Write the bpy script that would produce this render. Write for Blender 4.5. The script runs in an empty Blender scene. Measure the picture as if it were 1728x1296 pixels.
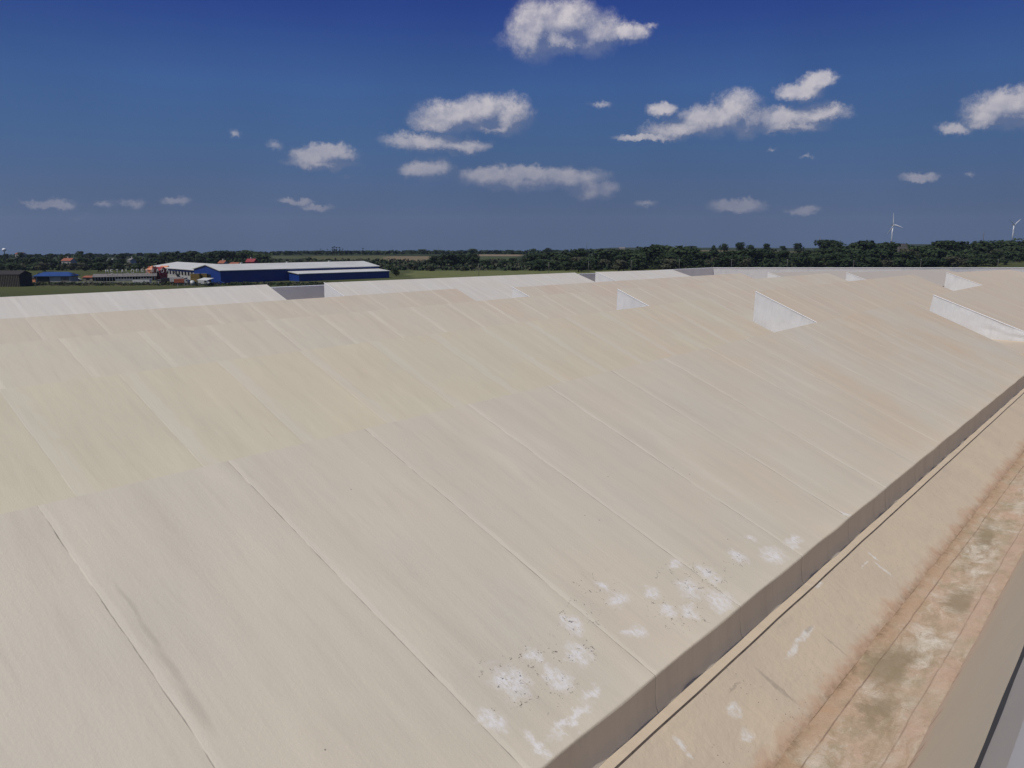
import bpy, bmesh, math, random
from mathutils import Vector, noise as mnoise
R = math.radians
scene = bpy.context.scene
COL = scene.collection
random.seed(7)

# ------------------------------------------------------------------ camera, sky, sun, exposure
CH = 22.0                      # eye height above the fields
F, PITCH, YAW = 1308.2, .1852, .7112
cam_d = bpy.data.cameras.new('camera'); cam = bpy.data.objects.new('camera', cam_d); COL.objects.link(cam)
cam_d.sensor_width = 36; cam_d.lens = F / 1728 * 36
cam_d.clip_start = .05; cam_d.clip_end = 20000
cam.location = (0, 0, CH); cam.rotation_euler = (math.pi / 2 - PITCH, 0, 0)
scene.camera = cam
scene.view_settings.view_transform = 'Standard'; scene.view_settings.look = 'None'
scene.view_settings.exposure = 0; scene.view_settings.gamma = 1
scene.cycles.use_denoising = True
scene.cycles.max_bounces = 6

SUN_EL, SUN_AZ = R(58), (-.8, -.6)
sd = bpy.data.lights.new('sun', 'SUN'); sd.energy = 3.2; sd.angle = R(.5); sd.color = (1, .955, .88)
sun = bpy.data.objects.new('sun', sd); COL.objects.link(sun)
SV = Vector((SUN_AZ[0] * math.cos(SUN_EL), SUN_AZ[1] * math.cos(SUN_EL), math.sin(SUN_EL)))
sun.rotation_euler = SV.to_track_quat('Z', 'Y').to_euler(); sun.location = (-40, -30, 90)


class NT:
    """small wrapper that wires shader nodes"""
    def __init__(s, tree): s.t = tree; s.n = tree.nodes; s.l = tree.links
    def node(s, typ, ins=None, **props):
        n = s.n.new(typ)
        for k, v in props.items(): setattr(n, k, v)
        for k, v in (ins or {}).items():
            sock = n.inputs[k]
            if isinstance(v, bpy.types.NodeSocket): s.l.new(v, sock)
            else: sock.default_value = v
        return n
    def m(s, op, a, b=0.0, c=0.0, clamp=False):
        return s.node('ShaderNodeMath', {0: a, 1: b, 2: c}, operation=op, use_clamp=clamp).outputs[0]
    def v(s, op, a, b=(0, 0, 0), scale=None):
        ins = {0: a, 1: b}
        n = s.node('ShaderNodeVectorMath', ins, operation=op)
        if scale is not None: n.inputs['Scale'].default_value = scale
        return n.outputs['Value'] if op in ('LENGTH', 'DOT_PRODUCT', 'DISTANCE') else n.outputs[0]
    def noise(s, vec, scale, detail=4, rough=.5, dist=0.0, color=False):
        n = s.node('ShaderNodeTexNoise', {'Vector': vec, 'Scale': scale, 'Detail': detail, 'Roughness': rough, 'Distortion': dist})
        return n.outputs['Color' if color else 0]
    def mr(s, x, a, b, c=0.0, d=1.0, smooth=False):
        return s.node('ShaderNodeMapRange', {0: x, 1: a, 2: b, 3: c, 4: d}, interpolation_type='SMOOTHSTEP' if smooth else 'LINEAR', clamp=True).outputs[0]
    def mix(s, f, a, b, blend='MIX'):
        n = s.node('ShaderNodeMix', data_type='RGBA', blend_type=blend, clamp_factor=True)
        for i, x in ((0, f), (6, a), (7, b)):
            if isinstance(x, bpy.types.NodeSocket): s.l.new(x, n.inputs[i])
            elif isinstance(x, (int, float)): n.inputs[i].default_value = x
            else: n.inputs[i].default_value = (*x, 1) if len(x) == 3 else x
        return n.outputs[2]
    def ramp(s, f, stops):
        n = s.node('ShaderNodeValToRGB', {0: f}); r = n.color_ramp
        while len(r.elements) < len(stops): r.elements.new(.5)
        for e, (p, c) in zip(r.elements, stops): e.position = p; e.color = (*c, 1)
        return n.outputs[0]
    def comb(s, x, y, z=0.0): return s.node('ShaderNodeCombineXYZ', {0: x, 1: y, 2: z}).outputs[0]


def srgb(r, g, b):
    f = lambda c: c / 12.92 if c <= .04045 else ((c + .055) / 1.055) ** 2.4
    return (f(r / 255), f(g / 255), f(b / 255))


def azel(x, y):
    """direction of a point of the photograph as (azimuth, elevation) in thousandths of a radian"""
    a, b = x - 864, 648 - y
    Y = b * math.sin(PITCH) + F * math.cos(PITCH); Z = b * math.cos(PITCH) - F * math.sin(PITCH)
    return math.atan2(a, Y) * 1000, math.atan2(Z, math.hypot(a, Y)) * 1000


# clouds: x, y, half width, half height in photograph pixels
CLOUDS = [
    (905, 52, 48, 40), (955, 42, 72, 34), (1005, 58, 46, 30), (945, 68, 90, 20), (1052, 58, 42, 15), (1098, 44, 22, 7),
    (768, 196, 66, 24), (748, 205, 52, 18), (812, 188, 40, 24), (856, 196, 38, 26), (835, 212, 44, 10), (725, 238, 74, 14), (770, 246, 60, 12),
    (722, 286, 44, 19), (745, 276, 24, 14), (830, 298, 58, 17), (890, 294, 56, 14), (955, 302, 66, 18), (1000, 322, 42, 17), (880, 308, 100, 14),
    (550, 255, 38, 15), (530, 265, 42, 15), (580, 262, 34, 13), (545, 276, 58, 10), (463, 247, 22, 14),
    (1240, 188, 36, 28), (1205, 204, 62, 22), (1150, 218, 62, 16), (1100, 232, 58, 7), (1262, 205, 28, 22),
    (1320, 202, 48, 18), (1385, 192, 48, 15), (1330, 214, 60, 11), (1120, 186, 26, 13),
    (1350, 158, 38, 14), (1380, 138, 28, 16), (1395, 128, 14, 8),
    (1700, 180, 62, 26), (1660, 196, 30, 16), (1607, 216, 28, 13), (1735, 198, 60, 20),
    (100, 342, 32, 9), (70, 344, 34, 6), (222, 344, 22, 7), (180, 346, 15, 6), (300, 342, 30, 7), (500, 340, 32, 7), (535, 350, 32, 6),
    (130, 366, 15, 6), (396, 226, 12, 8), (1008, 172, 24, 10), (1556, 298, 32, 9), (1638, 294, 14, 8), (1250, 346, 44, 13), (1356, 354, 32, 9),
    (1090, 346, 22, 6), (585, 300, 14, 5), (1305, 250, 18, 5), (1360, 268, 20, 5),
]

world = bpy.data.worlds.new('World'); scene.world = world; world.use_nodes = True
w = NT(world.node_tree); w.n.clear()
gen = w.node('ShaderNodeTexCoord').outputs['Generated']
dirv = w.v('NORMALIZE', gen)
sp = w.node('ShaderNodeSeparateXYZ', {0: dirv})
az = w.m('MULTIPLY', w.m('ARCTAN2', sp.outputs[0], sp.outputs[1]), 1000.)
el = w.m('MULTIPLY', w.m('ARCSINE', sp.outputs[2]), 1000.)
base = w.comb(az, el)


def cloud_density(p):
    big = w.v('SUBTRACT', w.noise(p, .022, 2, .5, color=True), (.5, .5, .5))
    fine = w.v('SUBTRACT', w.noise(p, .085, 7, .64, color=True), (.5, .5, .5))
    tiny = w.v('SUBTRACT', w.noise(p, .30, 5, .65, color=True), (.5, .5, .5))
    p0 = w.v('ADD', p, w.v('MULTIPLY', tiny, (9, 8, 0)))
    q = w.v('ADD', w.v('ADD', p0, w.v('MULTIPLY', big, (24, 18, 0))), w.v('MULTIPLY', fine, (20, 17, 0)))
    d = None
    for (x, y, rx, ry) in CLOUDS:
        a0, e0 = azel(x, y)
        k = 1000 / F * math.cos((a0) / 1000)
        if rx <= 24: k *= 1.7
        if rx > 40: k *= .93
        r = (max(rx * k * 1.16, 7), max(ry * k * 1.2, 5))
        L = w.v('LENGTH', w.v('MULTIPLY', w.v('SUBTRACT', q, (a0, e0, 0)), (1 / r[0], 1 / r[1], 0)))
        if rx <= 24: L = w.m('ADD', L, .56 if y > 320 else .72)
        elif rx <= 34 and ry < 14: L = w.m('ADD', L, .22)
        d = L if d is None else w.node('ShaderNodeMath', {0: d, 1: L, 2: .18}, operation='SMOOTH_MIN').outputs[0]
    return w.m('SUBTRACT', 1.0, d)


den = cloud_density(base)
den2 = cloud_density(w.v('ADD', base, (-11, 14, 0)))
n1 = w.noise(base, .05, 6, .6)
alpha = w.mr(den, -.16, .46, 0, 1, True)
alpha = w.m('MULTIPLY', alpha, w.mr(n1, .3, .62, .66, 1))
alpha = w.m('MULTIPLY', alpha, w.mr(w.m('SUBTRACT', den, den2), -.30, .02, .62, 1))
lit = w.mr(w.m('ADD', w.m('SUBTRACT', den, den2), w.m('MULTIPLY', w.m('SUBTRACT', n1, .5), .5)), -.16, .62, 0, 1)
sky = w.ramp(w.mr(el, -20, 300), [
    (0.0, srgb(80, 97, 125)), (.13, srgb(81, 98, 128)), (.26, srgb(77, 99, 135)), (.42, srgb(68, 98, 141)),
    (.62, srgb(61, 93, 146)), (.85, srgb(44, 71, 138)), (1.0, srgb(34, 58, 130))])
nish = w.node('ShaderNodeTexSky', sky_type='NISHITA', sun_disc=False, sun_elevation=SUN_EL,
              sun_rotation=math.atan2(SUN_AZ[0], SUN_AZ[1]), dust_density=.6, ozone_density=3)
nk = w.v('MULTIPLY', nish.outputs[0], (.10, .10, .10))
skyc = w.mix(w.mr(el, 300, 900, 0, .8), sky, nk)
skyc = w.mix(1.0, skyc, w.comb(*[w.mr(w.noise(base, .004, 2), .3, .7, .94, 1.06)] * 3), 'MULTIPLY')
ccol = w.mix(lit, srgb(116, 126, 154), srgb(214, 207, 209))
ccol = w.mix(w.mr(el, 40, 190, .62, 0), ccol, srgb(104, 110, 134))
alpha = w.m('MULTIPLY', alpha, w.mr(el, 30, 130, .55, .86))
fin = w.mix(alpha, skyc, ccol)
bg = w.node('ShaderNodeBackground', {'Color': fin, 'Strength': 1.0})
w.node('ShaderNodeOutputWorld', {'Surface': bg.outputs[0]})
world.cycles.sampling_method = 'MANUAL'; world.cycles.sample_map_resolution = 512


# ------------------------------------------------------------------ geometry helpers
EV = Vector((math.sin(YAW), math.cos(YAW), 0)); SVV = Vector((-EV.y, EV.x, 0))   # along the ridges / across them


def P(u, v, z): return EV * v + SVV * u + Vector((0, 0, z + CH))


def ray(x, y):
    a, b = x - 864, 648 - y
    return Vector((a, b * math.sin(PITCH) + F * math.cos(PITCH), b * math.cos(PITCH) - F * math.sin(PITCH))) / F


def on_u(x, y, u):
    r = ray(x, y); k = u / r.dot(SVV); return r.dot(EV) * k, r.z * k      # v, z


def ground(x, y, h=0.0):
    r = ray(x, y); k = (h - CH) / r.z; return Vector((r.x * k, r.y * k, h))


def at_depth(x, y, D):
    r = ray(x, y); k = D / r.y; return Vector((r.x * k, D, r.z * k + CH))


def mat(name, color, rough=.8, var=.12, scale=3., metallic=0, bump=0.0, color2=None):
    m = bpy.data.materials.new(name); m.use_nodes = True; t = NT(m.node_tree); t.n.clear()
    co = t.node('ShaderNodeTexCoord').outputs['Object']
    n = t.noise(co, scale, 6, .6)
    c2 = color2 or tuple(c * (1 - 2 * var) for c in color)
    c = t.mix(t.mr(n, .3, .7), color, c2)
    b = t.node('ShaderNodeBsdfPrincipled', {'Base Color': c, 'Roughness': rough, 'Metallic': metallic})
    if bump:
        bp = t.node('ShaderNodeBump', {'Height': t.noise(co, scale * 4, 5, .6), 'Strength': bump, 'Distance': .05})
        t.l.new(bp.outputs[0], b.inputs['Normal'])
    t.node('ShaderNodeOutputMaterial', {0: b.outputs[0]})
    return m


def emp(name, loc, label, cat, group=None, rz=0):
    o = bpy.data.objects.new(name, None); COL.objects.link(o); o.location = loc; o.rotation_euler.z = rz
    o.empty_display_size = .3
    o['label'] = label; o['category'] = cat
    if group: o['group'] = group
    return o


def tag(o, label=None, cat=None, group=None, kind=None):
    for k, v in (('label', label), ('category', cat), ('group', group), ('kind', kind)):
        if v: o[k] = v
    return o


def wloc(o):
    v = Vector((0, 0, 0))
    while o: v = v + o.location; o = o.parent
    return v


class MB:
    """collects world-space polygons and links them as one mesh object"""
    def __init__(s): s.bm = bmesh.new(); s.uv = s.bm.loops.layers.uv.new('UVMap')
    def poly(s, pts, uvs=None, smooth=False, mi=0):
        f = s.bm.faces.new([s.bm.verts.new(p) for p in pts]); f.smooth = smooth; f.material_index = mi
        if uvs:
            for l, q in zip(f.loops, uvs): l[s.uv].uv = q
        return f
    def grid(s, rows, uvr=None, smooth=True):
        V = [[s.bm.verts.new(p) for p in r] for r in rows]
        for i in range(len(V) - 1):
            for j in range(len(V[0]) - 1):
                f = s.bm.faces.new((V[i][j], V[i][j + 1], V[i + 1][j + 1], V[i + 1][j])); f.smooth = smooth
                if uvr:
                    for l, (a, b) in zip(f.loops, ((i, j), (i, j + 1), (i + 1, j + 1), (i + 1, j))): l[s.uv].uv = uvr[a][b]
    def box(s, o, dx, dy, dz, a, b):
        """box between local corners a and b in the frame (o; dx, dy, dz)"""
        c = [o + dx * (a[0], b[0])[i] + dy * (a[1], b[1])[j] + dz * (a[2], b[2])[k] for i in (0, 1) for j in (0, 1) for k in (0, 1)]
        for q in ((0, 1, 3, 2), (4, 6, 7, 5), (0, 4, 5, 1), (2, 3, 7, 6), (0, 2, 6, 4), (1, 5, 7, 3)): s.poly([c[i] for i in q])
    def tube(s, pts, radii, n=8, cap=True):
        rings = []
        for i, p in enumerate(pts):
            p = Vector(p); d = (Vector(pts[min(i + 1, len(pts) - 1)]) - Vector(pts[max(i - 1, 0)])).normalized()
            a = d.orthogonal().normalized() if abs(d.z) < .99 else Vector((1, 0, 0)); a = (a - d * a.dot(d)).normalized(); b = d.cross(a)
            r = radii[i] if isinstance(radii, (list, tuple)) else radii
            rings.append([s.bm.verts.new(p + a * math.cos(2 * math.pi * k / n) * r + b * math.sin(2 * math.pi * k / n) * r) for k in range(n)])
        for q in range(len(rings) - 1):
            for k in range(n):
                f = s.bm.faces.new((rings[q][k], rings[q][(k + 1) % n], rings[q + 1][(k + 1) % n], rings[q + 1][k])); f.smooth = True
        if cap: s.bm.faces.new(rings[0][::-1]); s.bm.faces.new(rings[-1])
    def sphere(s, c, r, n=12, m=8, sz=1.0):
        rows = [[Vector(c) + Vector((r * math.sin(math.pi * i / m) * math.cos(2 * math.pi * j / n), r * math.sin(math.pi * i / m) * math.sin(2 * math.pi * j / n), r * sz * math.cos(math.pi * i / m))) for j in range(n + 1)] for i in range(m + 1)]
        s.grid(rows)
    def build(s, name, material, parent=None, origin=None, merge=0.0):
        O = wloc(parent) if parent else Vector(origin or (0, 0, 0))
        if merge: bmesh.ops.remove_doubles(s.bm, verts=s.bm.verts, dist=merge)
        bmesh.ops.recalc_face_normals(s.bm, faces=s.bm.faces) if merge else None
        for v in s.bm.verts: v.co -= O
        me = bpy.data.meshes.new(name); s.bm.to_mesh(me); s.bm.free()
        for mm in (material if isinstance(material, (list, tuple)) else [material]): me.materials.append(mm)
        o = bpy.data.objects.new(name, me); COL.objects.link(o)
        if parent: o.parent = parent
        else: o.location = O
        return o


X, Y, Z = Vector((1, 0, 0)), Vector((0, 1, 0)), Vector((0, 0, 1))

# ------------------------------------------------------------------ membrane materials (UV = metres along the ridge, metres down the slope)
EAVE, RIDGE = (4.109, -5.0), (9.3247, -2.919)
SLOPE = (RIDGE[1] - EAVE[1]) / (RIDGE[0] - EAVE[0]); SL = math.sqrt(1 + SLOPE ** 2)


def px_slope(x, y):
    """photograph pixel -> (v, t) on the front slope"""
    r = ray(x, y); z0 = EAVE[1] - SLOPE * EAVE[0]; k = z0 / (r.z - SLOPE * r.dot(SVV))
    return r.dot(EV) * k, (RIDGE[0] - r.dot(SVV) * k) * SL


def blobs(t, p, L, k=.12):
    d = None
    for (x, y, rx, ry) in L:
        q = t.v('LENGTH', t.v('MULTIPLY', t.v('SUBTRACT', p, (x, y, 0)), (1 / rx, 1 / ry, 0)))
        d = q if d is None else t.node('ShaderNodeMath', {0: d, 1: q, 2: k}, operation='SMOOTH_MIN').outputs[0]
    return d


def membrane(name, base, warm, seam0, step, strip=.1, strip_col=None, strip_amt=.5, line=.5, stains=False, seed=0.0, rough=.62, streak=1.0):
    m = bpy.data.materials.new(name); m.use_nodes = True; t = NT(m.node_tree); t.n.clear()
    uv = t.node('ShaderNodeTexCoord').outputs['UV']
    uv = t.v('MULTIPLY', uv, (1, 1, 0))
    s = t.node('ShaderNodeSeparateXYZ', {0: uv}); v_, t_ = s.outputs[0], s.outputs[1]
    seeded = t.v('ADD', uv, (seed, seed * 1.7, seed))
    wob = t.m('SUBTRACT', t.noise(t.v('MULTIPLY', seeded, (.3, 1.1, 1)), 1.0, 4, .6), .5)
    vv = t.m('ADD', v_, t.m('MULTIPLY', wob, .05))
    ph = t.m('FRACT', t.m('DIVIDE', t.m('SUBTRACT', vv, seam0 - 50 * step), step))        # 0..1 across a sheet
    dist = t.m('MULTIPLY', ph, step)                                                     # metres right of the seam
    idx = t.m('FLOOR', t.m('DIVIDE', t.m('SUBTRACT', vv, seam0 - 50 * step), step))
    wn = t.node('ShaderNodeTexWhiteNoise', {'Vector': t.comb(idx, seed, 3.)}, noise_dimensions='3D').outputs[0]
    # broad cloudy tone, down-slope streaks, wipe marks
    broad = t.noise(seeded, .35, 3, .55)
    stre = t.noise(t.v('MULTIPLY', seeded, (2.2, .32, 1)), 1.0, 5, .6, .35)
    stre2 = t.noise(t.v('MULTIPLY', seeded, (7., .8, 1)), 1.0, 4, .6, .3)
    fine = t.noise(seeded, 26, 5, .7)
    c = t.mix(t.mr(v_, 2, 34), base, warm)  # shift in reflected light and camera tone along the row, painted into the colour
    c = t.mix(t.mr(broad, .32, .68, 0, .9), c, tuple(x * f for x, f in zip(base, (.93, .955, .97))))
    dk = tuple(x * f for x, f in zip(base, (.80, .79, .80)))
    c = t.mix(t.m('MULTIPLY', t.mr(stre, .50, .72), .46 * streak), c, dk)
    c = t.mix(t.m('MULTIPLY', t.mr(stre2, .55, .76), .40 * streak), c, dk)
    c = t.mix(t.m('MULTIPLY', t.mr(stre, .46, .28), .5), c, tuple(min(1, x * 1.09) for x in base))
    c = t.mix(t.mr(wn, 0, 1, 0, .22), c, tuple(x * f for x, f in zip(base, (.92, .93, .95))))
    c = t.mix(t.mr(fine, .3, .75, 0, .10), c, dk)
    # lighter glued strip right of each seam with ragged side
    rag = t.m('MULTIPLY', t.m('SUBTRACT', t.noise(t.v('MULTIPLY', seeded, (1, .8, 1)), 3.0, 4, .6), .5), strip * 1.4)
    st = t.mr(t.m('ADD', dist, rag), strip * .8, strip * 1.25, 1, 0)
    st = t.m('MULTIPLY', st, t.mr(t.noise(t.v('MULTIPLY', seeded, (6, .5, 1)), 1.0, 3), .35, .62, .35, 1))
    c = t.mix(t.m('MULTIPLY', st, strip_amt), c, strip_col or tuple(min(1, x * f) for x, f in zip(base, (1.1, 1.12, 1.15))))
    # dirt line of the overlap, broken here and there
    brk = t.mr(t.noise(t.v('MULTIPLY', seeded, (.4, 1.3, 1)), 1.0, 3, .7), .38, .62, .12, 1)
    lw = t.mr(dist, .006, .018, 1, 0)
    ln = t.m('MULTIPLY', t.m('MULTIPLY', lw, brk), line)
    c = t.mix(ln, c, (.10, .09, .075))
    soft = t.m('MULTIPLY', t.mr(dist, step - .10, step, 0, 1), .22 * line)
    c = t.mix(soft, c, dk)
    hgt = t.m('ADD', t.m('MULTIPLY', fine, .18), t.m('MULTIPLY', stre2, .25))
    hgt = t.m('ADD', hgt, t.m('MULTIPLY', broad, .6))
    hgt = t.m('ADD', hgt, t.mr(dist, 0, .02, 0, .22))
    hgt = t.m('SUBTRACT', hgt, t.mr(dist, .04, step, 0, .22))
    if stains:
        px = lambda L: [(lambda q: (q[0], q[1], r * a * 1.22, r * b * 1.22))(px_slope(x, y)) for (x, y, r, a, b) in L]
        wp = t.v('ADD', uv, t.v('MULTIPLY', t.v('SUBTRACT', t.noise(uv, 5., 5, .65, color=True), (.5, .5, .5)), (.5, .5, 0)))
        W = blobs(t, wp, px([(975, 1104, .13, 1, 1), (940, 1145, .12, 1, 1), (1045, 1012, .14, 1.1, .8), (1018, 990, .07, 1, 1), (1165, 995, .16, 1, .8),
                             (1195, 970, .12, 1, .9), (1213, 1014, .16, 1.3, .8), (1165, 1032, .13, 1, .7), (1128, 1030, .1, 1, .8), (1245, 940, .12, 1, .9),
                             (1305, 937, .2, 1.2, .6), (1268, 910, .08, 1, 1), (1340, 915, .16, 1.3, .5), (966, 1054, .11, .9, 1.2), (900, 1110, .09, 1, 1),
                             (1070, 1066, .12, 1.2, .8), (860, 1150, .16, 1, 1.1), (1430, 868, .08, .5, 1.4), (905, 1258, .09, .7, 1.4), (965, 1216, .16, 1.8, .3),
                             (1000, 1170, .10, 1.4, .5), (830, 1215, .1, 1, 1), (1140, 955, .1, 1.2, .6), (1100, 1000, .1, 1.3, .7)]), .1)
        wm = t.mr(W, .45, 1.35, 1, 0)
        wm = t.m('MULTIPLY', wm, t.mr(t.noise(t.v('MULTIPLY', uv, (16, 9, 1)), 1., 7, .85), .40, .54, .1, 1))
        c = t.mix(t.m('MULTIPLY', wm, .95), c, (.72, .69, .655))
        S = blobs(t, wp, px([(862, 1140, .22, 1, 1), (905, 1148, .26, 1.2, 1), (930, 1108, .2, 1, 1), (905, 1095, .1, 1, 1), (860, 1172, .2, 1, .8), (1005, 995, .22, 1.2, .9),
                             (968, 1055, .17, 1, 1), (1000, 1030, .2, 1.2, .8), (1120, 960, .14, 1.4, .6), (1190, 985, .3, 1.4, .7), (1130, 1035, .2, 1.1, 1), (1175, 1036, .14, 1, 1),
                             (1240, 945, .16, 1, .7), (985, 1100, .14, 1, 1)]), .1)
        vor = t.node('ShaderNodeTexVoronoi', {'Vector': wp, 'Scale': 18., 'Randomness': 1.}).outputs['Distance']
        sm = t.m('MULTIPLY', t.mr(vor, .15, .25, 1, 0), t.mr(S, 1.0, 1.5, 1, 0))
        sm = t.m('MULTIPLY', sm, t.mr(t.noise(uv, 9., 2), .44, .54))
        c = t.mix(t.m('MULTIPLY', sm, .9), c, (.06, .055, .05))
        # long grey wipe mark and soft run-off marks
        q1, q2 = px_slope(205, 997), px_slope(345, 1215)
        D = blobs(t, t.v('ADD', uv, t.v('MULTIPLY', t.v('SUBTRACT', t.noise(uv, 2., 3, .6, color=True), (.5, .5, .5)), (.07, .2, 0))),
                  [((q1[0] * (1 - k) + q2[0] * k), (q1[1] * (1 - k) + q2[1] * k), .022 + .03 * k, .34) for k in (.12, .38, .64, .9)], .2)
        c = t.mix(t.m('MULTIPLY', t.mr(D, .4, 1.3, 1, 0), .42), c, tuple(x * .62 for x in base))
        far = t.node('ShaderNodeTexVoronoi', {'Vector': t.v('MULTIPLY', uv, (1, 1, 0)), 'Scale': 2.3}).outputs['Distance']
        c = t.mix(t.m('MULTIPLY', t.mr(far, .018, .03, 1, 0), .6), c, (.08, .07, .06))
    bp = t.node('ShaderNodeBump', {'Height': hgt, 'Strength': .55, 'Distance': .03})
    b = t.node('ShaderNodeBsdfPrincipled', {'Base Color': c, 'Roughness': rough, 'Normal': bp.outputs[0]})
    b.inputs['Specular IOR Level'].default_value = .3
    t.node('ShaderNodeOutputMaterial', {0: b.outputs[0]})
    return m


TAN = (.622, .552, .430); WARM = (.580, .440, .285)
VS, DS = 2.7645, 2.2797
M_front = membrane('membrane_front', TAN, WARM, VS, DS, .08, None, .55, .8, stains=True)
M_row2 = membrane('membrane_second', (.622, .552, .398), (.58, .46, .335), 4.6945, DS, .32, (.61, .56, .46), .5, .3, seed=5.)
M_row3 = membrane('membrane_third', (.612, .545, .415), (.575, .46, .34), 3.9, DS, .2, None, .5, .25, seed=11.)
M_row4 = membrane('membrane_fourth', (.595, .52, .40), (.56, .445, .33), 3.1, DS, .2, None, .5, .3, seed=17.)
M_row5 = membrane('membrane_fifth', (.635, .59, .51), (.60, .54, .45), 4.1, DS, .2, None, .4, .2, seed=23.)
M_bay3 = membrane('membrane_far_grey', (.52, .455, .37), (.48, .42, .345), 3.3, DS, .15, None, .6, .2, seed=41.)
M_bay2 = membrane('membrane_far', (.61, .515, .385), (.59, .475, .34), 3.3, DS, .15, None, .6, .2, seed=29.)
M_fascia = membrane('membrane_fascia', (.64, .58, .48), (.60, .535, .44), VS, DS, .06, None, .3, .9, seed=3., streak=1.3)
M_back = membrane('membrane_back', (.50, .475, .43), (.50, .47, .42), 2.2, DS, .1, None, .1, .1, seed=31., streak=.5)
M_gut = membrane('membrane_gutter', (.555, .455, .335), (.56, .45, .33), VS, DS, .06, None, .3, .35, seed=37., streak=1.2)


def white_membrane():
    m = bpy.data.materials.new('white_membrane'); m.use_nodes = True; t = NT(m.node_tree); t.n.clear()
    co = t.node('ShaderNodeTexCoord').outputs['Object']
    fold_shade = t.noise(t.v('MULTIPLY', co, (2.2, 2.2, .25)), 1., 5, .6)
    n = t.noise(co, .8, 4, .6)
    c = t.mix(t.mr(n, .3, .7, 0, .5), (.68, .68, .67), (.62, .62, .62))
    c = t.mix(t.mr(fold_shade, .54, .74, 0, .3), c, (.44, .45, .47))  # shade of the creases, painted as darker upright streaks
    bp = t.node('ShaderNodeBump', {'Height': t.noise(t.v('MULTIPLY', co, (3, 3, .8)), 1., 4, .55), 'Strength': .6, 'Distance': .10})
    b = t.node('ShaderNodeBsdfPrincipled', {'Base Color': c, 'Roughness': .55, 'Normal': bp.outputs[0]})
    t.node('ShaderNodeOutputMaterial', {0: b.outputs[0]})
    return m


M_white = white_membrane()
M_trim = mat('white_trim', (.80, .80, .80), .45, .04)
M_par = mat('grey_parapet', (.80, .79, .75), .6, .05, .6)
M_wall = mat('outer_wall', (.45, .46, .48), .5, .05, .3)

# ------------------------------------------------------------------ the saw-tooth roof
roof = emp('factory_building', P(25, 30, -CH), 'long low factory whose saw-tooth roof of beige membrane sheets fills the foreground', 'building')
ROWS = [(RIDGE[0], 0.0045), (17.2547, .0017), (24.8888, .0011), (32.4677, -.0037), (45.1709, -.0041)]
W_ = RIDGE[0] - EAVE[0]


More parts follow.
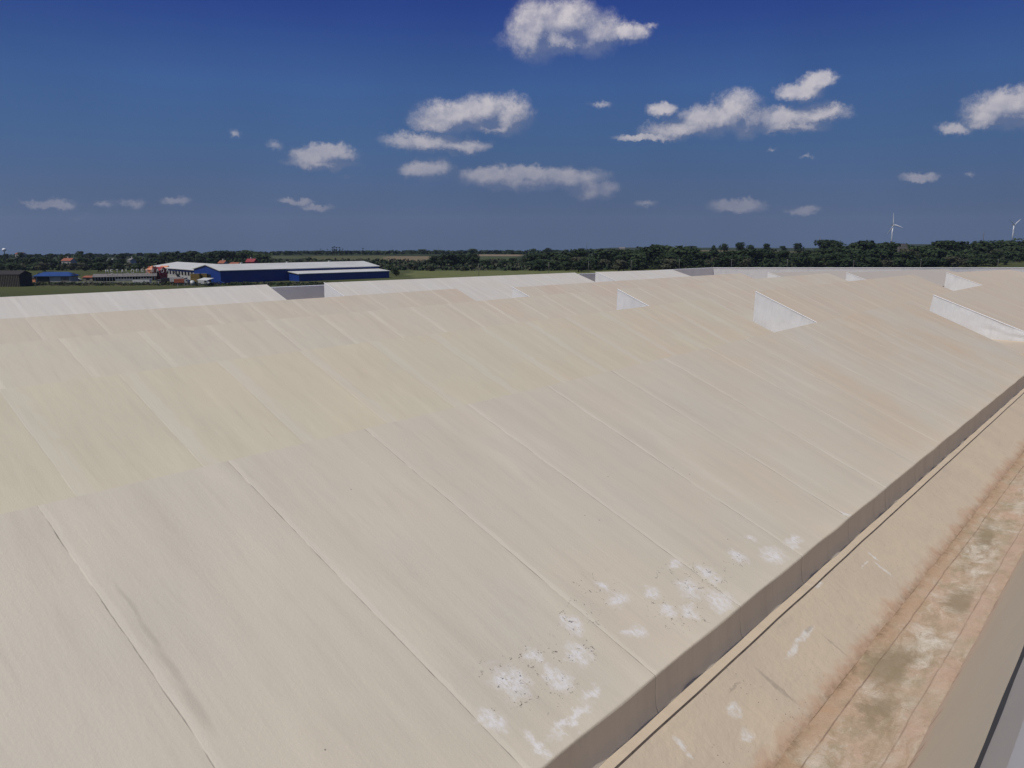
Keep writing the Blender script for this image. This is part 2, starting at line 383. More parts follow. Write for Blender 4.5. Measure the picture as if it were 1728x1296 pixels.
def shed(ru, v0, z0, v1, z1, material, front=True, gable=True, dv=.6, tail='shelf', back_to=None, label=None, eave=-5.0, floor=-6.05):
    """one bay of a row: ridge at ru from (v0, z0) to (v1, z1); slope down to the eave, fascia, back wall, gable"""
    n = max(2, int((v1 - v0) / dv)); vs = [v0 + (v1 - v0) * i / n for i in range(n + 1)]
    eu = ru - W_
    rz = lambda v: z0 + (z1 - z0) * (v - v0) / (v1 - v0)
    K = 14 if front else 6
    rows, uvr = [], []
    prof = [(i / K) for i in range(K + 1)]
    for v in vs:
        r, q = [], []
        for k in prof:
            u = ru - (W_ - .03) * k
            z = rz(v) + (eave - rz(v)) * k * (W_ - .03) / W_
            if front:
                z += .016 * mnoise.noise(Vector((v * .55, u * .45, 3.1))) * min(1, 6 * k, 8 * (1.02 - k))
            r.append(P(u, v, z)); q.append((v, (ru - u) * SL))
        ze = eave + (.03 / W_) * (rz(v) - eave)
        sag = .004 * math.sin((v - VS) / DS * 2 * math.pi) + .007 * mnoise.noise(Vector((v * 1.3, 0, 9)))
        for a in (25, 55, 90):                                       # soft rounded eave
            u = eu + .03 * (1 - math.sin(R(a))) + sag * (a / 90); z = ze - .03 * (1 - math.cos(R(a)))
            r.append(P(u, v, z)); q.append((v, W_ * SL + .0012 * a))
        rows.append(r); uvr.append(q)
    m = MB(); m.grid(rows, uvr); so = m.build('shed_roof', material, roof)
    if label: so['label'] = label
    # fascia under the eave, gently bulging
    rows, uvr = [], []
    for v in vs:
        sag = .004 * math.sin((v - VS) / DS * 2 * math.pi) + .007 * mnoise.noise(Vector((v * 1.3, 0, 9)))
        ze = eave + (.03 / W_) * (rz(v) - eave) - .03
        wv = .028 * mnoise.noise(Vector((v * 1.9, 5, 1)))
        rows.append([P(eu + sag, v, ze), P(eu + wv * .5, v, -5.2), P(eu - .02 + wv, v, -5.38), P(eu - .05 + wv * 2, v, -5.45)])
        uvr.append([(v, W_ * SL + .11), (v, W_ * SL + .25), (v, W_ * SL + .4), (v, W_ * SL + .5)])
    m = MB(); m.grid(rows, uvr); m.build('fascia', M_fascia, so)
    bu = back_to if back_to is not None else ru + (.12 if gable else 1.34)
    rows = [[P(ru, v, rz(v) - .003), P((ru + bu) / 2, v, (rz(v) + floor) / 2), P(bu, v, floor)] for v in vs[::2]]
    uvr = [[(v, 0), (v, 1.7), (v, 3.4)] for v in vs[::2]]
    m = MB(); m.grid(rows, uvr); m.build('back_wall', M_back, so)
    for (vv, on) in ((v0, gable), (v1, True)):
        if not on: continue
        g = MB()
        z = rz(vv); pts = []
        L = 26
        top = [P(ru - W_ * i / L, vv, z + (eave - z) * i / L) for i in range(L + 1)]
        bot = [P(ru - W_ * i / L, vv, floor) for i in range(L + 1)]
        sgn = -1 if vv == v0 else 1
        rws = []
        for j in range(9):
            f = j / 8
            rws.append([top[i].lerp(bot[i], f) + EV * sgn * (.012 + .05 * mnoise.noise(Vector((i * .35, j * .5, vv))) * math.sin(math.pi * f) ** .5) for i in range(L + 1)])
        g.grid(rws)
        g.poly([P(ru, vv, z), P(ru, vv, floor), P(bu, vv, floor)])
        go = g.build('gable_wall', M_white, so)
        if vv == v0:
            tb = MB(); tb.tube([p + Z * .008 + EV * sgn * .012 for p in top], .022, 6); tb.build('edge_trim', M_trim, go)
    return so


def gutter(eu, v0, v1, bottom_u, dz=0.0, dirt=True, dv=.5):
    """channel in front of an eave: shelf, dark joint, sloping side, dirty bed"""
    n = int((v1 - v0) / dv); vs = [v0 + (v1 - v0) * i / n for i in range(n + 1)]
    wd = lambda v, s: .02 * mnoise.noise(Vector((v * .8, s, 2)))
    rows, uvr = [], []
    for v in vs:
        rows.append([P(eu + .03, v, -5.455), P(eu - .10, v, -5.45 + wd(v, 1) * .3), P(eu - .185 + wd(v, 0) * .6, v, -5.46)])
        uvr.append([(v, 0), (v, .1), (v, .2)])
    m = MB(); m.grid(rows, uvr); g = m.build('gutter', M_gut, roof)
    rows, uvr = [], []
    for v in vs:
        a = eu - .20 + wd(v, 0) * .6
        rows.append([P(a, v, -5.475)] + [P(a + (eu - 1.18 - a) * k, v, -5.475 + (-6.02 + 5.475) * k + wd(v, k * 5) * .5) for k in (.2, .4, .6, .8, 1)])
        uvr.append([(v, .2 + k * 1.1) for k in (0, .2, .4, .6, .8, 1)])
    m = MB(); m.grid(rows, uvr); m.build('gutter_side', M_side, g)
    m = MB(); m.grid([[P(eu - .184 + wd(v, 0) * .6, v, -5.463), P(eu - .204 + wd(v, 0) * .6, v, -5.4765)] for v in vs]); m.build('joint_sealant', M_seal, g)
    if dirt:
        rows, uvr = [], []
        a, b = eu - 1.10, bottom_u
        for v in vs:
            rows.append([P(a + (b - a) * k, v, -6.012 - .05 * math.sin(math.pi * k) + .02 * mnoise.noise(Vector((v * 1.1, k * 3, 7)))) for k in [i / 8 for i in range(9)]])
            uvr.append([(v, k / 8) for k in range(9)])
        m = MB(); m.grid(rows, uvr); m.build('gutter_bed', M_dirt, g)
    return g


def side_mat():
    """tan channel side with scuffs"""
    m = bpy.data.materials.new('gutter_side_membrane'); m.use_nodes = True; t = NT(m.node_tree); t.n.clear()
    uv = t.v('MULTIPLY', t.node('ShaderNodeTexCoord').outputs['UV'], (1, 1, 0))
    s = t.node('ShaderNodeSeparateXYZ', {0: uv}); d = s.outputs[1]
    b_ = (.575, .475, .345)
    c = t.mix(t.mr(t.noise(uv, .9, 4, .6), .3, .7), b_, (.51, .425, .325))
    c = t.mix(t.mr(t.noise(t.v('MULTIPLY', uv, (1.2, 5, 1)), 1., 5, .65), .55, .75, 0, .35), c, (.40, .35, .28))
    scr = t.noise(t.v('MULTIPLY', t.v('ADD', uv, t.v('MULTIPLY', t.noise(uv, 1.2, 2, color=True), (.6, .6, 0))), (1.3, 7, 1)), 1.6, 5, .8)
    c = t.mix(t.mr(scr, .66, .74, 0, .5), c, (.66, .62, .56))
    vor = t.node('ShaderNodeTexVoronoi', {'Vector': t.v('MULTIPLY', uv, (1, 1, 0)), 'Scale': 16.}).outputs['Distance']
    c = t.mix(t.m('MULTIPLY', t.mr(vor, .08, .14, 1, 0), t.mr(t.noise(uv, 1.4, 3), .52, .62)), c, (.10, .09, .08))
    def pxs(x, y):   # pixel -> uv on the sloping side of the front gutter
        r = ray(x, y); a0, z0 = EAVE[0] - .2, -5.475; sl = (-6.02 - z0) / (-.98)
        k = (z0 - sl * a0) / (r.z - sl * r.dot(SVV)); u = r.dot(SVV) * k
        return r.dot(EV) * k, .2 + (a0 - u) / .98 * 1.1
    L = [(1358, 1072, .11, 3.2, .42), (1338, 1098, .11, 2.6, .45), (1380, 985, .09, 1.5, .6), (1240, 1200, .14, 1, .7), (1260, 1240, .12, 1, .6), (1490, 960, .03, 1.2, 6), (1475, 940, .03, 1, 5), (1460, 953, .03, 8, .5), (1155, 1262, .05, 1, 3)]
    W = blobs(t, t.v('ADD', uv, t.v('MULTIPLY', t.v('SUBTRACT', t.noise(uv, 4., 5, .7, color=True), (.5, .5, .5)), (.22, .2, 0))), [(*pxs(x, y), r * a, r * b) for (x, y, r, a, b) in L])
    c = t.mix(t.m('MULTIPLY', t.mr(W, .6, 1.2, 1, 0), t.mr(t.noise(uv, 12, 5, .7), .38, .6, .2, .9)), c, (.68, .66, .62))
    L = [(1300, 1150, .1, .4, 2.6), (1325, 1170, .1, .3, 2.2), (1240, 1160, .05, 3.5, .5), (1365, 1062, .05, 3, .6), (1410, 1090, .04, .6, 6)]
    W = blobs(t, t.v('ADD', uv, t.v('MULTIPLY', t.v('SUBTRACT', t.noise(uv, 4., 5, .7, color=True), (.5, .5, .5)), (.16, .16, 0))), [(*pxs(x, y), r * a, r * b) for (x, y, r, a, b) in L])
    c = t.mix(t.m('MULTIPLY', t.mr(W, .5, 1.2, 1, 0), .42), c, (.24, .21, .17))
    # silt creeping up from the bed
    e = t.m('ADD', d, t.m('MULTIPLY', t.m('SUBTRACT', t.noise(t.v('MULTIPLY', uv, (2.2, 2.2, 1)), 1., 7, .65), .5), .75))
    c = t.mix(t.mr(e, 1.06, 1.28, 0, .8), c, (.46, .30, .20))
    moss = t.mr(t.m('ADD', d, t.m('MULTIPLY', t.m('SUBTRACT', t.noise(t.v('MULTIPLY', uv, (6, 6, 1)), 1., 7, .75), .5), .35)), 1.18, 1.30)
    c = t.mix(t.m('MULTIPLY', t.m('MULTIPLY', moss, .75), t.mr(t.noise(uv, 6.5, 7, .75), .36, .66)), c, (.21, .145, .085))
    bp = t.node('ShaderNodeBump', {'Height': t.noise(uv, 6, 6, .65), 'Strength': .4, 'Distance': .04})
    b = t.node('ShaderNodeBsdfPrincipled', {'Base Color': c, 'Roughness': .75, 'Normal': bp.outputs[0]})
    t.node('ShaderNodeOutputMaterial', {0: b.outputs[0]})
    return m


def on_z(x, y, z):
    r_ = ray(x, y); return (r_ * (z / r_.z)).dot(EV)


def dirt_mat():
    m = bpy.data.materials.new('gutter_silt'); m.use_nodes = True; t = NT(m.node_tree); t.n.clear()
    uv = t.v('MULTIPLY', t.node('ShaderNodeTexCoord').outputs['UV'], (1, 1, 0))
    s = t.node('ShaderNodeSeparateXYZ', {0: uv}); k = s.outputs[1]
    p = t.v('MULTIPLY', uv, (1, 1.2, 0))
    wp = t.v('ADD', p, t.v('MULTIPLY', t.v('SUBTRACT', t.noise(p, 1.6, 4, .6, color=True), (.5, .5, .5)), (.5, .35, 0)))
    c = t.mix(t.mr(t.noise(wp, 1.0, 5, .6), .36, .62), (.475, .335, .235), (.44, .365, .265))
    c = t.mix(t.mr(t.noise(t.v('MULTIPLY', wp, (1, 2.2, 1)), 1.5, 6, .7), .47, .66, 0, .95), c, (.31, .25, .15))
    pale = t.m('MULTIPLY', t.mr(t.noise(t.v('ADD', wp, (7, 3, 0)), 1.3, 6, .72), .50, .66), t.mr(t.m('ABSOLUTE', t.m('SUBTRACT', k, .52)), .22, .40, 1, 0))
    c = t.mix(t.m('MULTIPLY', pale, .85), c, (.62, .57, .48))
    edge0 = t.m('ADD', k, t.m('MULTIPLY', t.m('SUBTRACT', t.noise(uv, 1.6, 6, .7), .5), .9))
    br = t.noise(t.v('MULTIPLY', t.v('ADD', wp, (2, 8, 0)), (2.2, 7, 1)), 1., 6, .75, .6)
    c = t.mix(t.m('MULTIPLY', t.mr(br, .49, .60, 0, .75), t.mr(t.noise(wp, .7, 3), .38, .58, .25, 1)), c, (.31, .22, .135))
    c = t.mix(t.mr(br, .44, .30, 0, .6), c, (.60, .53, .42))
    c = t.mix(t.m('MULTIPLY', t.mr(edge0, .06, .34, 1, 0), t.mr(t.noise(wp, 3., 5, .7), .3, .6, .4, .95)), c, (.44, .285, .175))
    speck = t.mr(t.noise(p, 30, 5, .85), .52, .66)
    c = t.mix(t.m('MULTIPLY', speck, .4), c, (.22, .17, .12))
    edge = t.m('ADD', k, t.m('MULTIPLY', t.m('SUBTRACT', t.noise(t.v('MULTIPLY', uv, (4.5, 5, 1)), 1., 6, .75), .5), .22))
    e1 = t.m('MULTIPLY', t.mr(edge, .04, .16, 1, 0), t.mr(t.noise(uv, 1.1, 3), .36, .56))
    c = t.mix(t.m('MULTIPLY', t.m('MULTIPLY', e1, t.mr(t.noise(p, 7., 6, .8), .38, .6)), .95), c, (.17, .115, .06))
    e2 = t.m('MULTIPLY', t.mr(edge, .93, .99), t.mr(t.noise(t.v('ADD', uv, (3, 9, 0)), 2.3, 4, .7), .50, .62))
    c = t.mix(t.m('MULTIPLY', e2, .6), c, (.26, .16, .09))
    mud = blobs(t, t.v('ADD', uv, t.v('MULTIPLY', t.v('SUBTRACT', t.noise(uv, 2.2, 6, .7, color=True), (.5, .5, .5)), (1.1, .8, 0))),
                [(on_z(1500, 1120, -6.05), .36, .7, .22), (on_z(1455, 1190, -6.05), .5, .5, .16), (on_z(1640, 900, -6.05), .4, .9, .14), (on_z(1560, 1000, -6.05), .6, .5, .15)])
    c = t.mix(t.m('MULTIPLY', t.mr(mud, .5, 1.3, 1, 0), .75), c, (.235, .18, .105))
    mo = t.m('MULTIPLY', t.mr(t.noise(t.v('ADD', wp, (21, 5, 0)), .8, 5, .65), .56, .68), t.mr(k, .2, .9, 1, .3))
    c = t.mix(t.m('MULTIPLY', mo, .65), c, (.255, .215, .115))
    pink = t.m('MULTIPLY', t.mr(t.m('ABSOLUTE', t.m('SUBTRACT', edge, .86)), .05, .16, 1, 0), t.mr(t.noise(uv, 1.7, 4, .6), .35, .6, .1, .7))
    c = t.mix(pink, c, (.46, .32, .235))
    for (kk, a) in ((.24, .7), (.80, .5)):                     # joints of the sheet under the silt
        kw = t.m('ADD', k, t.m('MULTIPLY', t.m('SUBTRACT', t.noise(uv, 1.2, 3), .5), .05))
        c = t.mix(t.m('MULTIPLY', t.mr(t.m('ABSOLUTE', t.m('SUBTRACT', kw, kk)), .004, .011, 1, 0), t.mr(t.noise(uv, 2.5, 3), .3, .6, a * .3, a)), c, (.16, .10, .065))
    hgt = t.m('ADD', t.noise(wp, 2.2, 6, .65), t.m('MULTIPLY', t.noise(p, 26, 5, .8), .3))
    bp = t.node('ShaderNodeBump', {'Height': hgt, 'Strength': .6, 'Distance': .05})
    b = t.node('ShaderNodeBsdfPrincipled', {'Base Color': c, 'Roughness': .85, 'Normal': bp.outputs[0]})
    t.node('ShaderNodeOutputMaterial', {0: b.outputs[0]})
    return m


M_side, M_dirt = side_mat(), dirt_mat()
M_seal = mat('black_sealant', (.13, .10, .08), .8, .3, 5.)
M_strip = mat('black_strip', (.030, .028, .027), .6, .1)
M_near = mat('grey_sheet', (.475, .405, .295), .6, .06, .7, bump=.1)
M_near2 = mat('grey_flashing', (.33, .31, .295), .5, .05, .9)

V_A = -14.0
mm_ = bpy.data.materials.new('grey_sheet_silt'); mm_.use_nodes = True; t = NT(mm_.node_tree); t.n.clear()
uv = t.v('MULTIPLY', t.node('ShaderNodeTexCoord').outputs['UV'], (1, 1, 0)); h_ = t.node('ShaderNodeSeparateXYZ', {0: uv}).outputs[1]
c = t.mix(t.mr(t.noise(uv, .9, 4, .6), .3, .7), (.475, .405, .295), (.455, .385, .295))
c = t.mix(t.mr(t.noise(t.v('MULTIPLY', uv, (5, .5, 1)), 1., 4), .55, .75, 0, .3), c, (.38, .33, .25))
e_ = t.m('ADD', h_, t.m('MULTIPLY', t.m('SUBTRACT', t.noise(t.v('MULTIPLY', uv, (2.4, .9, 1)), 1., 7, .72), .5), 3.4))
c = t.mix(t.mr(e_, .25, .75, .85, 0), c, (.52, .38, .28))
c = t.mix(t.m('MULTIPLY', t.mr(e_, .1, .5, 1, 0), t.mr(t.noise(t.v('MULTIPLY', uv, (4, 1.5, 1)), 1., 6, .75), .50, .60, 0, .7)), c, (.24, .16, .09))
vo = t.node('ShaderNodeTexVoronoi', {'Vector': uv, 'Scale': 9.}).outputs['Distance']
c = t.mix(t.m('MULTIPLY', t.mr(vo, .08, .13, 1, 0), t.mr(h_, .15, .5, .8, 0)), c, (.14, .10, .07))
b = t.node('ShaderNodeBsdfPrincipled', {'Base Color': c, 'Roughness': .65}); t.node('ShaderNodeOutputMaterial', {0: b.outputs[0]})
M_near = mm_
ends = {}
# front row
e1 = 38.15
shed(RIDGE[0], V_A, RIDGE[1] + V_A * ROWS[0][1], e1, RIDGE[1] + e1 * ROWS[0][1], M_front, gable=False, dv=.2)
va, za = on_u(1575, 498, RIDGE[0])
shed(RIDGE[0], va, za, 92, za - .2, M_bay2, front=False, floor=-4.71, eave=-4.74, back_to=RIDGE[0] + .25, label='roof bay beyond the first gap with a creased white gable')
# second row
u = ROWS[1][0]


def bay(k, a, b, material, **kw):
    u = ROWS[k][0]
    v0, z0 = a if isinstance(a, tuple) and a[0] == V_A else on_u(*a, u)
    v1, z1 = on_u(*b, u) if b[0] > 200 or k > 4 else b
    return shed(u, v0, z0, v1, z1, material, front=(k == 1 and v0 == V_A), gable=(v0 != V_A), dv=.5, **kw)


bay(1, (V_A, -2.93), (1196, 503.5), M_row2)
bay(1, (1275, 492), (1541, 463), M_bay2)
bay(1, (1597, 460), (1705, 455), M_bay2)
bay(2, (V_A, -2.93), (985, 492), M_row3)
bay(2, (1042, 488), (1398, 461), M_row3)
bay(2, (1428, 460), (1590, 454), M_bay3)
bay(3, (V_A, -2.85), (770, 487), M_row4)
bay(3, (865, 485), (1250, 461), M_row4)
bay(3, (1296, 460), (1425, 457), M_bay3)
bay(4, (V_A, -2.85), (450, 480), M_row5)
bay(4, (547, 477), (970, 460), M_row5)
bay(4, (1005, 459), (1135, 455), M_row5)
# the row the viewer stands on: back wall rising out of the gutter
m = MB(); vs = [V_A + i * .25 for i in range(209)]
wv = lambda v, s: .015 * mnoise.noise(Vector((v * .8, s, 4)))
pr = [(1.78, -6.06), (1.50, -5.42), (1.1, -4.51), (.692, -3.55)]
m.grid([[P(a + wv(v, 2), v, z) for a, z in pr] for v in vs], [[(v, i) for i in range(4)] for v in vs]); near = m.build('shed_roof', M_near, roof)
near['label'] = 'plain grey back slope of the nearest roof row'
m = MB(); m.grid([[P(.692 + wv(v, 2), v, -3.548), P(.655 + wv(v * 1.3, 9), v, -3.515)] for v in vs]); m.build('dark_strip', M_strip, near)  # thin near-black strip between back slope and flashing
m = MB(); m.grid([[P(.655 + wv(v * 1.3, 9), v, -3.516), P(.55, v, -3.25), P(.43 + wv(v, 5) * .6, v, -2.93)] for v in vs]); m.build('flashing', M_near2, near)
m = MB(); m.grid([[P(.43 + wv(v, 5) * .6, v, -2.93), P(.37, v, -2.90), P(-.1, v, -2.98)] for v in vs]); m.build('ridge_cap', M_near2, near)
m = MB(); m.grid([[P(-.1, v, -2.98), P(-4.9, v, -5.0)] for v in vs[::4]], [[(v, 0), (v, 5)] for v in vs[::4]]); m.build('front_slope', M_row3, near)
m = MB(); m.grid([[P(-4.9, v, -5.0), P(-4.95, v, -6.2)] for v in vs[::4]]); m.build('fascia', M_near, near)

# gutters and floors of the gaps
gutter(EAVE[0], V_A, 70, 1.74)
for k in (1, 2, 3, 4):
    eu = ROWS[k][0] - W_
    gutter(eu, V_A, 66, ROWS[k - 1][0] + 1.2, dirt=(eu - 1.1 > ROWS[k - 1][0] + 1.25), dv=2)
m = MB(); m.box(P(0, 0, 0), SVV, EV, Z, (4.3, 38.0, -5.3), (RIDGE[0] + .5, 92, -4.70)); gf = m.build('gap_floor', M_gut, roof)
# parapet with white coping, along the far side and across the end
vc, zc = on_u(1203, 451.5, 48)
cor = P(48, vc, zc)
far_pts = [(V_A, -3.25), (30, -3.32), (69, -3.64), (vc, zc)]
pp = [P(48, v, z) for v, z in far_pts]
par = MB()
for a, b in zip(pp, pp[1:]):
    n_ = SVV
    lo = lambda q: Vector((q.x, q.y, CH - 6.3))
    par.poly([lo(a), lo(b), b - Z * .05, a - Z * .05])
    par.poly([a - Z * .05, b - Z * .05, b + n_ * .35 - Z * .05, a + n_ * .35 - Z * .05])
    par.poly([a + n_ * .35 - Z * .05, b + n_ * .35 - Z * .05, lo(b) + n_ * .35, lo(a) + n_ * .35])
par = par.build('parapet', M_par, roof)
cp = MB()
for a, b in zip(pp, pp[1:]):
    d = (b - a); L = d.length; d.normalize()
    cp.box(a - SVV * .03, d, SVV, Z, (0, 0, -.10 - .001), (L, .42, 0))
cp.build('coping', M_trim, par)
E1 = Vector((88, cor.y, cor.z - .02))
ep = MB(); lo = lambda q: Vector((q.x, q.y, CH - 6.3))
N = 40; prv = None
ep.grid([[(cor.lerp(E1, i / N)) - Z * (.06 + j * .5) - Y * .02 * mnoise.noise(Vector((i * .5, j, 0))) for j in range(7)] for i in range(N + 1)])
ep.poly([cor - Z * .06, E1 - Z * .06, E1 + Y * .35 - Z * .06, cor + Y * .35 - Z * .06])
ep.poly([cor + Y * .35 - Z * .06, E1 + Y * .35 - Z * .06, lo(E1) + Y * .35, lo(cor) + Y * .35])
ep = ep.build('parapet', M_white, roof); ep['label'] = 'white parapet across the end of the roof'
cp = MB(); cp.box(cor - Y * .04, X, Y, Z, (-.2, 0, -.1), ((E1 - cor).length, .43, 0)); cp.build('coping', M_trim, ep)
# roof deck and outer walls
c0, c1 = P(48.2, V_A, 0), P(-4.95, V_A, 0); c2 = P(-4.95, 60, 0)
foot = [P(48.3, V_A - .1, 0), cor + Y * .3, E1 + Y * .3, Vector((88, 10, 0)), P(-4.97, V_A - .1, 0)]
dk = MB(); dk.poly([Vector((q.x, q.y, CH - 6.12)) for q in foot]); dk.build('roof_deck', M_gut, roof)
wl = MB()
for i in range(len(foot)):
    a, b = foot[i], foot[(i + 1) % len(foot)]
    wl.poly([Vector((a.x, a.y, 0)), Vector((b.x, b.y, 0)), Vector((b.x, b.y, CH - 6.15)), Vector((a.x, a.y, CH - 6.15))])
wl.build('outer_wall', M_wall, roof)

# ------------------------------------------------------------------ terrain
def smooth(a, b, x):
    t = max(0, min(1, (x - a) / (b - a))); return t * t * (3 - 2 * t)


def hgt(x, y):
    h = 0.0
    d = math.hypot(x, y)
    if d > 650: h -= 9 * smooth(900, 1900, d)
    az_ = math.atan2(x, max(y, 1))
    h += 6.0 * smooth(.02, .25, az_) * smooth(520, 760, d)
    h += 5.0 * smooth(.36, .50, az_) * smooth(560, 800, d)
    h += 1.2 * mnoise.noise(Vector((x / 160, y / 160, 0))) * smooth(450, 700, d)
    # the land falls away beyond the last ridge, less so towards the right
    k = .0200 + (.0172 - .0200) * smooth(-.36, -.25, az_) + (.0108 - .0172) * smooth(.04, .14, az_) + (.0060 - .0108) * smooth(.36, .44, az_)
    return min(h, CH - k * d) if d > 650 else h


FIELDS = [  # x0, x1, depth0, depth1 given by photograph x and metres; colour
    (640, 880, 392, 418, (.125, .100, .066)), (700, 1120, 425, 445, (.085, .095, .035)), (690, 1180, 450, 545, (.125, .135, .052)),
    (440, 510, 860, 1050, (.075, .085, .042)), (518, 650, 830, 1100, (.085, .088, .042)), (645, 745, 800, 1010, (.17, .135, .085)),
    (788, 870, 830, 1050, (.060, .074, .034)), (800, 880, 1060, 1200, (.21, .16, .11)), (1040, 1110, 1200, 1500, (.10, .10, .05)), (1160, 1270, 1100, 1600, (.20, .165, .095)),
    (1270, 1420, 900, 1350, (.080, .082, .038)), (1380, 1560, 700, 760, (.06, .06, .03)), (0, 330, 372, 381, (.075, .062, .035)), (300, 700, 384, 392, (.10, .085, .055)),
]


def field_col(x, y):
    px = 864 + F * (x / y) / math.cos(PITCH) if y > 20 else -9999
    for (a, b, d0, d1, c) in FIELDS:
        j = 12 * mnoise.noise(Vector((x / 30, y / 30, 5)))
        if a + j < px < b + j and d0 + j * .4 < y < d1 + j * .4: return c
    n = mnoise.noise(Vector((x / 90, y / 90, 1)))
    g = (.070, .080, .030) if y < 560 else (.034, .044, .022)
    return tuple(q * (1 + .35 * n) for q in g)


bm = bmesh.new(); cl = bm.loops.layers.float_color.new('Col')
rad = [0, 20, 60, 120, 200, 280, 330] + [340 + i * 4 for i in range(60)] + [580 + i * 14 for i in range(50)] + [1300 + i * 60 for i in range(30)] + [3200, 3800, 4400]
angs = [R(-60 + i * .5) for i in range(241)] + [R(60 + i * 10) for i in range(1, 24)]
vv = []
for r_ in rad: vv.append([bm.verts.new((r_ * math.sin(a), r_ * math.cos(a), hgt(r_ * math.sin(a), r_ * math.cos(a)))) for a in angs])
for i in range(len(rad) - 1):
    for j in range(len(angs)):
        j2 = (j + 1) % len(angs)
        q = (vv[i][j], vv[i + 1][j], vv[i + 1][j2], vv[i][j2]) if i else (vv[0][j], vv[1][j], vv[1][j2])
        try: f = bm.faces.new(q)
        except ValueError: continue
        f.smooth = True
        for l in f.loops: l[cl] = (*field_col(l.vert.co.x, l.vert.co.y), 1)
me = bpy.data.meshes.new('terrain'); bm.to_mesh(me); bm.free()
gm = bpy.data.materials.new('field_ground'); gm.use_nodes = True; t = NT(gm.node_tree); t.n.clear()
co = t.node('ShaderNodeTexCoord').outputs['Object']
vc_ = t.node('ShaderNodeVertexColor', layer_name='Col').outputs[0]
n_ = t.noise(co, .09, 7, .7); n2_ = t.noise(co, .8, 6, .7)
c = t.mix(t.mr(n_, .35, .7, 0, .5), vc_, t.mix(1., vc_, (.55, .60, .5), 'MULTIPLY'))
c = t.mix(t.mr(n2_, .45, .7, 0, .5), c, t.mix(1., c, (1.5, 1.35, 1.2), 'MULTIPLY'))
bp = t.node('ShaderNodeBump', {'Height': n2_, 'Strength': .5, 'Distance': .4})
b = t.node('ShaderNodeBsdfPrincipled', {'Base Color': c, 'Roughness': .95, 'Normal': bp.outputs[0]}); b.inputs['Specular IOR Level'].default_value = .1
t.node('ShaderNodeOutputMaterial', {0: b.outputs[0]})
me.materials.append(gm)
ter = bpy.data.objects.new('terrain', me); COL.objects.link(ter); ter['kind'] = 'structure'

# ------------------------------------------------------------------ far buildings
M_blue = mat('blue_cladding', (.009, .040, .22), .45, .08, .2)
M_blueroof = mat('blue_roof', (.015, .055, .20), .45, .1, .3)
M_pale = mat('pale_roof', (.60, .59, .54), .5, .1, .08)
M_win = mat('dark_opening', (.010, .012, .014), .5, .1)
M_wht = mat('white_plaster', (.42, .41, .39), .8, .15, .6)
M_gry = mat('weathered_grey', (.22, .20, .185), .85, .3, .8)
M_brn = mat('dark_brown_boards', (.035, .028, .024), .9, .35, 1.5)
M_org = mat('orange_render', (.62, .24, .12), .8, .1, .5)
M_ctr = mat('terracotta', (.34, .105, .055), .8, .25, 1.)
M_red = mat('crimson_render', (.30, .035, .045), .8, .2, .8)
M_yel = mat('ochre_steel', (.30, .20, .05), .6, .3, 1.)
M_rust = mat('rust_red_steel', (.35, .09, .04), .7, .3, 1.2)
M_blk = mat('black_steel', (.012, .012, .014), .5, .2)
M_tyre = mat('tyre', (.02, .02, .02), .9, .1)
M_glass = mat('cab_glass', (.02, .03, .04), .1, .1)
M_lett = mat('white_letter', (.62, .62, .58), .6, .1)
M_timber = mat('grey_timber', (.20, .17, .13), .9, .3, 2.)
M_steelw = mat('turbine_white', (.80, .80, .80), .4, .03)


def flat(v): return Vector((v.x, v.y, 0)).normalized()


